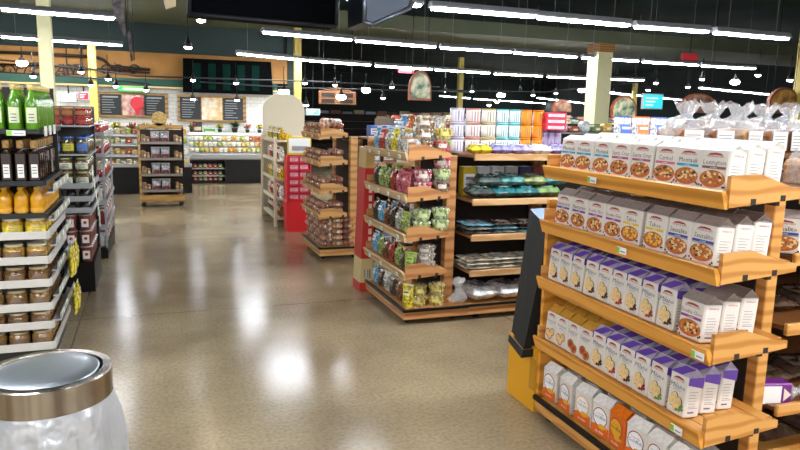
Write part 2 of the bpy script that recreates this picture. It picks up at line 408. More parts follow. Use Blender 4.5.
for i,(px,py,Y,w,b) in enumerate(spots):
    l=('large warm' if b else ('small warm' if w else 'small white'))
    side='left' if px<170 else ('deli' if px<280 else ('middle' if px<470 else ('centre right' if px<620 else 'right')))
    k=1+sum(1 for q in spots[:i] if (q[4],q[3])==(b,w) and (('left' if q[0]<170 else ('deli' if q[0]<280 else ('middle' if q[0]<470 else ('centre right' if q[0]<620 else 'right'))))==side))
    place(spot_lamp,(w,b),aY(px,py,Y),0,f'{l} ceiling spot lamp, {side} part, {NUM[k-1]} such from left','ceiling spot lamps')

# ------------------------------------------------------------------ overhead boards near the camera
def board(name,pts,Y,th,m,label,cat,edge=None):
    P=[aY(x,y,Y) for x,y in pts]
    t=empty(name,(P[0].x,Y,P[0].z)); o=Vector((P[0].x,P[0].z))
    poly=[(p.x-o.x,p.z-o.y) for p in P]
    MB().prism(poly,'y',0,th).build('panel',m,t)
    if edge:
        e=MB()
        for i in range(len(poly)):
            a=poly[i]; b=poly[(i+1)%len(poly)]; e.tube([(a[0],-.01,a[1]),(b[0],-.01,b[1])],.02,5)
        e.build('frame',edge,t)
    zt=max(p[1] for p in poly)
    for p in (min(poly),max(poly)): MB().tube([(p[0]*.9+.02,th/2,p[1]-.0),(p[0]*.9+.02,th/2,4.6-P[0].z)],.006,4).build('hanger',M_rail,t)
    tag(t,label,cat)
board('hanging_sign',[(189,14),(336,27),(338,-20),(190,-30)],6.2,.25,mat('navy_sign','#07080c',.9,spec=.05),'large dark navy hanging sign panel at the top, left of centre','sign',M_rail)
board('duct_box',[(364,22),(372,25),(410,8),(418,-14),(364,-14)],5.6,.5,mat('duct_blue','#1c2735',.4,metal=.3),'dark slanted ceiling box with silver edges at the top centre','duct',mat('edge_silver','#6f7680',.35,metal=.7))
board('narrow_banner',[(112,6),(124,36),(126,34),(121,-10),(111,-10)],7.2,.05,mat('banner_print','#2a2022',.5,col2='#8a7f86',vscale=9),'narrow dark printed hanging banner at the top left','banner')
board('narrow_banner',[(127,32),(131,62),(133,60),(130,30)],9.5,.05,MATS['banner_print'],'short narrow banner hanging just behind the longer one, top left','banner')
board('pole_banner',[(164,2),(166,9),(176,6),(176,-8),(164,-8)],6.0,.05,mat('sign_cream','#c8b48e',.5),'small cream hanging bracket at the top left of centre','bracket')

# oval and arched hanging signs far away
def oval_sign(px0,px1,py0,py1,Y,style,label):
    a=aY(px0,py1,Y); b=aY(px1,py0,Y); w=b.x-a.x; h=b.z-a.z
    t=empty('hanging_sign',(a.x+w/2,Y,a.z)); 
    pts=[(-w/2,0)]+[(-w/2*math.cos(PI*i/12),h*.35+h*.65*math.sin(PI*i/12)) for i in range(13)]+[(w/2,0)]
    MB().prism(pts,'y',0,.08).build('frame',mat('sign_rust','#8a4a2c',.5,var=.3,vscale=9),t)
    q=[(x*.86,z*.84+h*.07) for x,z in pts]
    cols={'tan':('#5a3a30','#a4836b'),'food':('#8a5320','#d8a64a'),'green':('#3f6350','#c9c3a0')}[style]
    MB().prism(q,'y',-.015,0).build('picture',mat('pict_'+style,cols[0],.5,col2=cols[1],vscale=5),t)
    for s_ in (-1,1): MB().tube([(s_*w*.35,.04,h*.7),(s_*w*.35,.04,4.6-a.z)],.01,4).build('hanger',M_rail,t)
    tag(t,label,'sign')
oval_sign(409,432,71,100,14,'green','arched rust-framed picture sign hanging above the snack display')
oval_sign(611,638,96,118,17,'green','small rusty arched sign right of the broad cream column')
oval_sign(681,717,94,112,14,'tan','brown arched sign hanging above the bread bags')
oval_sign(768,801,88,113,11,'food','golden arched food picture sign at the right edge')
oval_sign(553,572,100,112,17,'tan','small brown oval sign left of the broad cream column')
t=empty('wooden_sign',aY(319,104,15.5)); w=aY(356,100,15.5).x-aY(319,104,15.5).x
MB().box(0,w,0,.06,0,.3,bev=.01).prism([(0,.3),(w,.3),(w/2,.4)],'y',0,.06).build('board',wood('sign_oak','#6f4426','#96633a'),t)
for i in (0,1):
    for j in (0,1): MB().box(.06+i*w*.5,.36+i*w*.5,-.02,0,.03+j*.14,.12+j*.14).build('dark_slat',M_dk,t)
for x in (.1,w-.1): MB().tube([(x,.03,.3),(x,.03,3.2)],.01,4).build('hanger',M_rail,t)
tag(t,'wooden hanging sign with dark slats above the bread display','sign')
def exit_sign(px,py,Y,label):
    t=empty('exit_sign',aY(px,py,Y)); MB().box(-.2,.2,0,.05,0,.14).build('casing',mat('exit_red','#b3202c',.4,emit='#d02030',es=.08),t)
    MB().tube([(0,.02,.14),(0,.02,2.2)],.012,4).build('stem',M_rail,t); tag(t,label,'sign')
exit_sign(406,73,16,'small red lit hanging sign left of the arched picture sign')
exit_sign(690,60,12,'small red hanging sign above the second light row at right')
def screen(px0,px1,py0,py1,Y,col,label,es=.42):
    a=aY(px0,py1,Y); b=aY(px1,py0,Y); w=b.x-a.x; h=b.z-a.z; t=empty('wall_screen',a)
    MB().box(-.03,w+.03,0,.08,-.03,h+.03,bev=.01).build('bezel',mat('bezel','#c9ccd0',.4),t)
    s=MB().box(0,w,-.006,0,0,h,0)
    for k in range(3): s.box(w*.1,w*(.5+.12*k),-.009,-.006,h*(.2+.25*k),h*(.27+.25*k),1)
    s.build('display',[mat('scr'+col,col,.3,emit=col,es=es),mat('scr_line','#ffffff',.3,emit='#e8f8ff',es=.5)],t)
    MB().tube([(w/2,.04,h),(w/2,.04,h+1.2)],.012,4).build('bracket',M_rail,t)
    tag(t,label,'screen')
screen(643,663,95,108,17,'#35c8d8','cyan lit screen hanging right of centre')
screen(62,75,95,101,15.9,'#bfe6f5','pale blue screen on the white tiled wall')
screen(79,88,93,99,15.9,'#c02040','small red screen beside the pale blue one')
screen(307,319,110,114,16,'#58b8d8','tiny blue screen above the bread display')
for (px,py,lb) in ((150,84,'green lit sign on the emerald band'),):
    t=empty('lit_sign',aY(118,91,15.78)); MB().box(0,.62,0,.04,0,.1).build('casing',mat('lit_green','#2c9a50',.4,emit='#46d070',es=.35),t)
    MB().box(.1,.5,-.01,0,.03,.07).build('lit_panel',mat('lit_cream','#fff0c0',.4,emit='#ffe9a0',es=.6),t); tag(t,lb,'sign')

# scrollwork sign on the tan wall, far left
t=empty('scroll_sign',(-2.9,15.9,2.3))
M_iron=mat('dark_iron','#1f1512',.5,metal=.3)
def sp(px,py): p=aY(px,py,15.9); return (p.x+2.9,0,p.z-2.3)
MB().tube([sp(-6,52),sp(30,53),sp(60,55),sp(95,57),sp(104,60),sp(110,66),sp(120,67),sp(150,70)],.035,6).build('top_rail',M_iron,t)
MB().tube([sp(-6,64),sp(60,66),sp(100,69),sp(150,73)],.022,6).build('middle_rail',M_iron,t)
MB().tube([sp(-6,75),sp(60,77),sp(100,80),sp(150,82)],.025,6).build('bottom_rail',M_iron,t)
for x in (-2,8,106,118,134):
    pts=[]
    for i in range(14):
        a=i/13*2.2*PI; r=.13*(1-i/18); c=sp(x,70); pts.append((c[0]+r*math.cos(a),0,c[2]+r*math.sin(a)))
    MB().tube(pts,.015,5).build('scroll',M_iron,t)
for ch,x in zip('ETTECASSE',(20,26,32,37,56,61.5,66.5,71.5,77)):
    c=sp(x,70.5 if x>50 else 69); MB().text(ch,c[0],c[2],.34,-.05,0,slant=.35).build('letter',M_iron,t)
tag(t,'black scrollwork rail sign with letters on the tan wall','sign')
# ================================================================== package makers
PRINT={ # name: (title, title colour, band colour, picture, top colour, w, h, d)
 'aqua':('Montauk','#3c4a55','#2f9fc0','bowl','#e9e5dd',.130,.150,.084),
 'rose':('Santa Cruz','#6a4a55','#a8506e','bowl','#e9e5dd',.130,.150,.084),
 'berry':('Carmel','#77665e','#d0607a','bowl','#e9e5dd',.130,.150,.084),
 'brown':('Lexington','#77665e','#8a5a4a','bowl','#e9e5dd',.130,.150,.084),
 'purple':('Nantucket','#3f3f4c','#6d3f9a','bowl2','#a2958e',.127,.152,.084),
 'magenta':('Double Choc','#5b4a55','#a03d90','bowl2','#a2958e',.127,.152,.084),
 'yellow':('Tahoe','#3f3f4c','#e3c21f','bowl3','#a2958e',.127,.152,.084),
 'blue':('Sausalito','#3f3f4c','#3d4c9c','bowl','#a2958e',.127,.152,.084),
 'milano':('Milano','#55617a',None,'milano','#b4adbe',.098,.168,.078),
 'milanored':('Milano','#55617a',None,'milano_r','#b4adbe',.098,.168,.078),
 'milanogreen':('Milano','#55617a',None,'milano_g','#b4adbe',.098,.168,.078),
 'chess':('Chessmen','#6b7a90',None,'chess','#d39a3a',.096,.158,.078),
 'linzer':('Linzer','#6b7a90',None,'linzer','#d39a3a',.096,.158,.078),
 'gold':('Goldfish','#35506e',None,'gold','#f6f2ea',.118,.160,.085),
 'goldwhite':('Grahams','#b9903a',None,'goldw','#f6f2ea',.118,.160,.085),
 'goldorange':('Goldfish','#ffffff',None,'goldo','#ee7a1c',.118,.160,.085),
 'goldgrey':('Goldfish','#35506e',None,'gold','#9a958f',.118,.160,.085),
}
def cookie_bag(kind):
    title,tc,bc,pic,top,w,h,d=PRINT[kind]
    t=empty('cookie_bag'); yf=-d/2-.0012
    M=[M_pack,M_red,mat('ink'+tc,tc,.6),mat('band'+str(bc),bc or '#888888',.5),mat('cookie_gold','#cf8634',.6,col2='#9a5620',vscale=90),
       mat('cookie_pale','#e9c98c',.6,var=.12,vscale=80),mat('choc','#4a2a1a',.6),mat('jam','#9c2f2c',.4),mat('leafgreen','#6d8f4a',.6),M_ink,
       mat('gold_orange','#ea6a1a',.4),mat('gold_yellow','#f5b52a',.45),mat('bowl_rim','#c9622a',.5),mat('white_print','#ffffff',.5)]
    b=MB(); base=10 if pic=='goldo' else 0
    # body with gently pillowed front edge
    b.box(-w/2,w/2,-d/2,d/2,0,h,base,bev=.006)
    rnd=random.Random(kind)
    if pic.startswith('gold'):
        if pic!='goldo': b.rect(-w/2+.001,w/2-.001,.004,h*.30,yf,10); b.prism([(-w/2+.001,h*.30),(0,h*.42),(w/2-.001,h*.36),(w/2-.001,h*.30)],'y',yf,yf+.0003,10)
        b.disc(0,h*.60,w*.40,w*.40,yf-.0004,1 if pic!='goldw' else 11,18); b.disc(0,h*.60,w*.36,w*.36,yf-.0008,13 if pic!='goldo' else 11,18)
        b.text(title,0,h*.60,.030,yf-.0014,2 if pic!='goldo' else 6,w*.66)
        b.text('Pepperidge',0,h*.71,.012,yf-.0014,1,w*.4)
        b.disc(w*.12,h*.34,w*.2,w*.11,yf-.0016,11,12); b.add([(w*.26,yf-.0016,h*.34),(w*.42,yf-.0016,h*.39),(w*.42,yf-.0016,h*.29)],[(0,1,2)],11)
        b.text('cheddar',-.0,h*.15,.018,yf-.0012,13,w*.6)
    else:
        # brand oval banner
        b.prism([(-w*.27,h*.865),(-w*.2,h*.91),(0,h*.93),(w*.2,h*.91),(w*.27,h*.865),(0,h*.875)],'y',yf,yf+.0004,1)
        b.text('PEPPERIDGE FARM',0,h*.835,.013,yf-.0004,1,w*.6)
        small=w<.1
        b.text(title,0,h*.69,.030 if small else .027,yf-.0004,2,w*.84,slant=.15 if small else 0)
        if bc:
            b.rect(-w*.42,w*.42,h*.535,h*.60,yf-.0003,3)
            b.text('cookies',0,h*.567,.010,yf-.0009,13,w*.6)
            if kind=='blue': b.rect(-w*.42,w*.42,h*.51,h*.525,yf-.0003,3)
        else: b.text('distinctive',0,h*.60,.010,yf-.0004,9,w*.6)
        if pic.startswith('bowl'):
            b.disc(0,h*.285,w*.46,h*.215,yf-.0002,12,16); b.disc(0,h*.315,w*.44,h*.19,yf-.0006,4,16)
            for _ in range(24):
                a=rnd.random()*2*PI; r=rnd.random()**.5; x=r*w*.36*math.cos(a); z=h*.32+r*h*.16*math.sin(a)
                b.disc(x,z,.0075,.005,yf-.0009-rnd.random()*.0004,rnd.choice([5,5,6,12] if pic!='bowl3' else [5,11,11]),7)
            for x in (-.44,.40,.46,-.35): b.disc(x*w,h*rnd.uniform(.04,.16),.005,.0045,yf-.0004,6 if kind!='berry' else 7,6)
        elif pic.startswith('milano'):
            for k,(x,z) in enumerate(((-.14,.36),(.10,.28))):
                for q,(rx,rz,mm,o) in enumerate(((w*.24,h*.17,6,0),(w*.22,h*.16,5,-.0004))):
                    b.disc(0,0,rx*.92,rz*1.15,yf-.0003-k*.0008+o,mm,14,M=T(w*x+q*-.002,0,h*z,ry=.45))
            mm={'milano':6,'milano_r':7,'milano_g':8}[pic]
            for x,z in ((.28,.22),(.34,.27),(.38,.19),(.24,.15),(.1,.14)): b.disc(w*x,h*z,.008,.007,yf-.002,mm,7)
        elif pic=='chess':
            for x,z in ((-.2,.28),(.2,.34),(0,.2)): b.disc(w*x,h*z,w*.22,w*.22,yf-.0003-z*.002,4,14); b.disc(w*x,h*z,w*.17,w*.17,yf-.0006-z*.002,5,14)
        else:
            for x,z in ((-.08,.30),(.22,.2)): b.disc(w*x,h*z,w*.27,w*.25,yf-.0003-z*.002,4,14); b.disc(w*x,h*z,w*.14,w*.13,yf-.0008-z*.002,7,12)
    # side panel print on both sides
    for sx in (1,-1):
        Ms=T(sx*(w/2+.0008),0,0,rz=sx*PI/2)
        if pic!='goldo': b.text('PEPPERIDGE',.0,h*.88,.012,0,1,d*.55,Ms)
        for k in range(6): b.rect(-d*.33,d*rnd.uniform(.1,.33),h*(.28+k*.07),h*(.29+k*.07),0,9,Ms)
        b.rect(-d*.33,d*.33,h*.24,h*.25,0,9,Ms); b.rect(-d*.3,d*.1,h*.12,h*.16,0,9,Ms)
    b.build('carton',M,t)
    # gabled folded top
    g=MB(); gh=.022 if kind in ('aqua','rose','berry','brown') else .030; hh=h-.002; mt=mat('top'+top,top,.3,var=.08,vscale=60)
    vs=[(-w/2,-d/2,hh),(w/2,-d/2,hh),(w/2,d/2,hh),(-w/2,d/2,hh),(-w/2+.004,-.004,hh+gh),(w/2-.004,-.004,hh+gh),(w/2-.004,.004,hh+gh),(-w/2+.004,.004,hh+gh),(-w/2+.02,0,hh+gh*.3),(w/2-.02,0,hh+gh*.3)]
    fs=[(0,1,5,4),(2,3,7,6),(4,5,6,7),(3,0,8),(0,4,8),(7,3,8),(4,7,8),(1,2,9),(5,1,9),(2,6,9),(6,5,9)]
    g.add(vs,fs,0); g.box(-w/2+.004,w/2-.004,-.0035,.0035,hh+gh-.001,hh+gh+.003,0)
    if kind.startswith('milano'):
        g.add([(-w*.5,-d/2-.0006,hh+.001),(w*.1,-d/2-.0006,hh+.001),(w*.5-.004,-.0048,hh+gh*.96+.001),(-w*.1,-.0048,hh+gh*.96+.001)],[(0,1,2,3)],3)
        g.add([(-w*.45,d/2+.0006,hh+.001),(w*.3,d/2+.0006,hh+.001),(w*.45,.0048,hh+gh*.96+.001),(-w*.1,.0048,hh+gh*.96+.001)],[(3,2,1,0)],3)
        for sx in (1,-1): g.add([(sx*(w/2+.001),-d/2,hh-.03),(sx*(w/2+.001),d/2,hh-.045),(sx*(w/2+.001),d/2,hh),(sx*(w/2+.001),-d/2,hh)],[(0,1,2,3)],3)
        pass
    g.build('folded_top',[mt,mat('fold_grey','#a39fa6',.35,var=.1,vscale=50),mat('fold_dark','#6b606a',.4),mat('violet_fold','#6a46ac',.4)],t)
    return t
CATS['cookie_bag']='cookie bag'

def pillow(mb,w,h,d,m=0,mc=0,nx=7,nz=8,rnd=random,jit=.08,crimp=.012):
    """stuffed bag standing on its base, flat crimp on top"""
    vs=[];fs=[]
    for s in (-1,1):
        for k in range(nz+1):
            z=h*k/nz; q=max(0,math.sin(PI*min(1,(k+.9)/(nz+.9))))**.5 if k<nz else 0
            for i in range(nx+1):
                u=-1+2*i/nx; e=max(0,1-u*u)**.5
                vs.append((u*w/2*(1-.06*math.sin(PI*k/nz)),s*d/2*q*e*(1+rnd.uniform(-jit,jit)),z))
    n=(nx+1)*(nz+1)
    for s in (0,1):
        for k in range(nz):
            for i in range(nx):
                a=s*n+k*(nx+1)+i; f=(a,a+1,a+nx+2,a+nx+1); fs.append(f if s==0 else f[::-1])
    mb.add(vs,fs,m,True)
    mb.box(-w/2,w/2,-.001,.001,h-.001,h+crimp,mc)
    return mb
def snack_bag(c1,c2,c3,w,h,d):
    rnd=random.Random(str((c1,c2,c3)))
    t=empty('snack_bag'); m1=mat('bag'+c1,c1,.22,var=.6,vscale=45,bump=.3,bscale=30); m2=mat('bagp'+c2,c2,.3)
    pillow(MB(),w,h,d,0,1,rnd=rnd).build('pouch',[m1,m2],t)
    l=MB(); 
    def pan(x0,x1,z0,z1,m,o=.0):
        vs=[];fs=[];n=5
        for i in range(n+1):
            x=x0+(x1-x0)*i/n; e=max(0,1-(2*x/w)**2)**.5
            for z in (z0,z1):
                q=math.sin(PI*min(1,(z/h*8+.9)/8.9))**.5; vs.append((x,-d/2*e*q*1.1-.0015-o,z))
        for i in range(n): fs.append((2*i,2*i+2,2*i+3,2*i+1))
        l.add(vs,fs,m,True)
    pan(-w*.30,w*.30,h*.56,h*.82,0); pan(-w*.22,w*.22,h*.68,h*.74,1,.001)
    l.build('label',[m2,mat('bagt'+c3,c3,.4)],t)
    return t
CATS['snack_bag']='snack bag'
def tub(key,w=.13,h=.085):
    c1,c2={'green':('#a9c66a','#d9e8b0'),'pink':('#d9485f','#f0c8c4'),'nuts':('#a8845c','#efe2cf'),'yellow':('#d9c23c','#f2e48a'),'white':('#cfc0a8','#efe6d6'),'brown':('#6a452c','#a8855c'),'mixed':('#a9c66a','#d9485f')}[key]
    t=empty('plastic_tub'); rnd=random.Random(key)
    MB().lathe([(w*.36,0),(w*.37,.003),(w*.46,h*.86),(w*.5,h*.87),(w*.5,h*.9)],14,cap=False).build('tub_wall',M_clear,t)
    MB().lathe([(w*.5,h*.9),(w*.505,h*.93),(w*.48,h*.99),(0.001,h)],14,cap=False).build('lid',M_clear,t)
    m=MB(); st=random.getstate(); random.seed(key)
    for lay in range(4):
        z=h*(.14+lay*.21); R=w*(.30+.03*lay)
        for i in range(9): a=i*2*PI/9+lay*.5; m.blob((R*math.cos(a),R*math.sin(a),z),h*.15,random.choice((0,0,1,1,1)),6,4,.18)
        m.blob((0,0,z),R*.8,0,8,3,.1,sq=(1,1,.35))
    random.setstate(st)
    m.build('contents',[mat('cont'+key,c1,.6),mat('cont2'+key,c2,.6)],t,kind='stuff')
    l=MB(); vs=[];fs=[]
    for i in range(5):
        a=-PI/2-.5+i*.25
        for (r,z) in ((w*.405,h*.3),(w*.445,h*.66)): vs.append((r*1.02*math.cos(a),r*1.02*math.sin(a),z))
    for i in range(4): fs.append((2*i,2*i+2,2*i+3,2*i+1))
    l.add(vs,fs,0).build('label',mat('lab_tub'+key,c2 if key in('yellow','green') else '#f0ede4',.4),t)
    return t
CATS['tub']='tub'
def jar(body,lid,label,r=.035,h=.10):
    t=empty('jar'); 
    MB().lathe([(r*.9,0),(r,.006),(r,h*.74),(r*.8,h*.84),(r*.8,h*.86)],14).build('glass_body',mat('jarb'+body,body,.12,var=.35,vscale=70,coat=.6),t)
    MB().lathe([(r*.86,h*.85),(r*.88,h*.86),(r*.88,h*.99),(r*.82,h)],14).build('lid',mat('jarl'+lid,lid,.35,metal=.2),t)
    l=MB().arc(r*1.02,h*.18,h*.60,0,1.0)
    for k in range(3): l.rect(-r*.45,r*.45,h*(.28+.1*k),h*(.31+.1*k),-r*1.03,1)
    l.build('label',[mat('jarp'+label,label,.5,var=.12,vscale=60),M_ink],t); return t
CATS['jar']='jar'
def oil_bottle(kind):
    P={'green':('#5c9420','#d9c27a','#d8e0b8',.038,.27),'dark':('#241610','#a8834a','#eeeae0',.031,.25),'amber':('#d99a1c','#c9a24a','#e2a636',.040,.165)}
    body,cap,label,r,h=P[kind]
    t=empty('oil_bottle'); sq=4 if kind=='dark' else 14
    if kind=='dark': MB().box(-r,r,-r,r,0,h*.70,bev=.006).lathe([(r*.95,h*.70),(r*.4,h*.78),(r*.38,h*.86)],12).build('glass_body',mat('ob'+kind,body,.1,coat=.5),t)
    else: MB().lathe([(r*.9,0),(r,.008),(r,h*.5),(r*.97,h*.62),(r*.7,h*.74),(r*.4,h*.82),(r*.36,h*.9)],16).build('glass_body',mat('ob'+kind,body,.08,coat=.8,var=.25,vscale=8),t)
    if kind=='dark': MB().box(-r*.62,r*.62,-r*.62,r*.62,h*.80,h,bev=.003).build('capsule',mat('oc'+kind,cap,.35,metal=.3,var=.2,vscale=50),t)
    else: MB().lathe([(r*.42,h*.88),(r*.48,h*.885),(r*.48,h*.985),(r*.42,h)],12).build('cap',mat('oc'+kind,cap,.35),t)
    l=MB()
    if kind=='dark': l.box(-r*.55,r*.55,-r-.002,-r,h*.10,h*.42,0)
    elif kind=='green':
        l.arc(r*1.02,h*.16,h*.5,0,.8)
    else:
        l.lathe([(r*1.02,h*.06),(r*1.02,h*.2)],16,0,cap=False)
    if kind!='amber':
        for k in range(3): l.rect(-r*.4,r*.4,h*(.2+.07*k),h*(.22+.07*k),-r*1.03-.003,1)
    l.build('label',[mat('ol'+kind,label,.5),M_ink],t); return t
CATS['oil_bottle']='bottle'
def box_pack(c1,c2,w,d,h):
    t=empty('boxed_pack')
    MB().box(-w/2,w/2,-d/2,d/2,0,h,0,bev=.004).build('carton',mat('bx'+c1,c1,.4,var=.08,vscale=20),t)
    l=MB(); y=-d/2-.001
    l.rect(-w*.4,w*.4,h*.25,h*.75,y,0); l.rect(-w*.3,w*.3,h*.55,h*.65,y-.0006,1); l.rect(-w*.3,w*.1,h*.35,h*.42,y-.0006,1)
    l.build('label',[mat('bl'+c2,c2,.4),M_ink],t); return t
CATS['box_pack']='box'
def canister(c1,c2,r,h):
    t=empty('canister')
    MB().lathe([(r*.97,0),(r,.004),(r,h*.9)],14).build('body',mat('cn'+c1,c1,.35),t)
    MB().lathe([(r*1.03,h*.9),(r*1.03,h*.98),(r*.95,h)],14).build('lid',mat('cl'+c2,c2,.35),t)
    l=MB()
    for k in range(4): l.rect(-r*.75+k*r*.42,-r*.6+k*r*.42,h*.15,h*.8,-r*.995-.004,k%2)
    l.lathe([(r*1.01,h*.05),(r*1.01,h*.12)],14,0,cap=False).build('label',[mat('cb'+c2,c2,.4),M_ink],t); return t
CATS['canister']='canister'
def roll_bag(c1,c2,w,d,h):
    """clear bag of bread rolls lying on its side"""
    t=empty('roll_bag'); st=random.getstate(); random.seed(c1+c2)
    m=MB()
    for i in (-1,0,1):
        for j in (-.5,.5): m.blob((i*w*.29,j*d*.46,h*.47),w*.19,0,8,5,.06,sq=(1,1,h/(w*.40)))
    m.build('rolls',mat('roll'+c1,c1,.5,var=.4,vscale=25),t,kind='stuff')
    f=MB(); vs=[];fs=[];n=14
    for k,(q,z) in enumerate(((.86,.002),(1,.2*h),(1.02,.6*h),(.8,.95*h),(.3,1.03*h))):
        for i in range(n):
            a=2*PI*i/n; c,s=math.cos(a),math.sin(a)
            vs.append((w/2*q*math.copysign(abs(c)**.6,c),d/2*q*math.copysign(abs(s)**.6,s),z+random.uniform(-.002,.002)))
    for k in range(4):
        for i in range(n): j=(i+1)%n; fs.append((k*n+i,k*n+j,(k+1)*n+j,(k+1)*n+i))
    f.add(vs,fs,0,True); f.build('film',M_film,t)
    MB().box(-w*.14,w*.16,-d/2-.006,-d/2-.003,h*.3,h*.7).build('label',mat('rl'+c2,c2,.4),t)
    random.setstate(st); return t
CATS['roll_bag']='bread pack'
def flat_pack(c1,c2,w,d,h):
    """flatbread or tortilla packet lying flat, wrinkled film"""
    t=empty('flat_pack'); st=random.getstate(); random.seed(c1+c2+str(w))
    f=MB(); nx,ny=10,7; vs=[];fs=[]
    for s in (0,1):
        for j in range(ny+1):
            for i in range(nx+1):
                u=-1+2*i/nx; v=-1+2*j/ny; q=(max(0,1-u**4)*max(0,1-v**4))**.5
                z=h*.5+(h*.5*q*(1+random.uniform(-.45,.3)) if s else -h*.48*q)
                vs.append((u*w/2+random.uniform(-.004,.004),v*d/2,z))
    n=(nx+1)*(ny+1)
    for s in (0,1):
        for j in range(ny):
            for i in range(nx): a=s*n+j*(nx+1)+i; g=(a,a+1,a+nx+2,a+nx+1); fs.append(g if s else g[::-1])
    f.add(vs,fs,0,True); f.build('packet',mat('fp'+c1,c1,.2,var=.4,vscale=18,bump=.5,bscale=25),t)
    MB().box(-w*.25,w*.2,-d*.3,d*.15,h*.98,h*1.01).build('label',mat('fl'+c2,c2,.4),t)
    random.setstate(st); return t
CATS['flat_pack']='bread pack'
def bread_loaf_bag(kind):
    t=empty('bread_loaf_bag'); st=random.getstate(); random.seed(kind)
    c={'brown':'#9a6238','dark':'#7a4a30','pale':'#c79a68'}[kind]
    pts=[(-.055,0),(.055,0),(.06,.06),(.066,.085),(.05,.11),(0,.12),(-.05,.11),(-.066,.085),(-.06,.06)]
    MB().prism(pts,'y',-.12,.12).build('loaf',mat('loaf'+c,c,.7,var=.3,vscale=40,bump=.4,bscale=60),t)
    f=MB(); vs=[];fs=[];n=16
    prof=[(.07,.004,.125),(.078,.06,.13),(.075,.12,.128),(.05,.16,.085),(.02,.19,.03),(.045,.225,.05),(.06,.25,.07)]
    for k,(rx,z,ry) in enumerate(prof):
        for i in range(n):
            a=2*PI*i/n; q=1+(random.uniform(-.22,.22) if k>2 else random.uniform(-.04,.04)); c_,s_=math.cos(a),math.sin(a)
            vs.append((rx*q*math.copysign(abs(c_)**.7,c_)+(.03 if k>3 else 0),ry*q*math.copysign(abs(s_)**.7,s_),z+(random.uniform(-.02,.02) if k>3 else 0)))
    for k in range(len(prof)-1):
        for i in range(n): j=(i+1)%n; fs.append((k*n+i,k*n+j,(k+1)*n+j,(k+1)*n+i))
    f.add(vs,fs,0,False); f.build('clear_bag',M_bagw if kind=='pale' else plastic('bag_film2','#f4f6f8',.30,.2,.2,.8,18),t)
    l=MB().box(-.05,.05,-.142,-.138,.01,.11)
    for k in range(5): l.rect(-.042,.02+.004*k,.02+k*.016,.023+k*.016,-.1425,1)
    l.build('label',[mat('paper_label','#ece9e2',.6),M_ink],t)
    random.setstate(st); return t
CATS['bread_loaf_bag']='bread bag'
def small_pack(c,w,d,h):
    return MB().box(-w/2,w/2,-d/2,d/2,0,h,0,bev=min(w,d,h)*.25).box(-w*.22,w*.22,-d/2-.002,-d/2,h*.35,h*.6,1).build('food_pack',[mat('sp'+c,c,.45,var=.3,vscale=30),mat('cream_label','#e2d8be',.5)])
CATS['small_pack']='package'

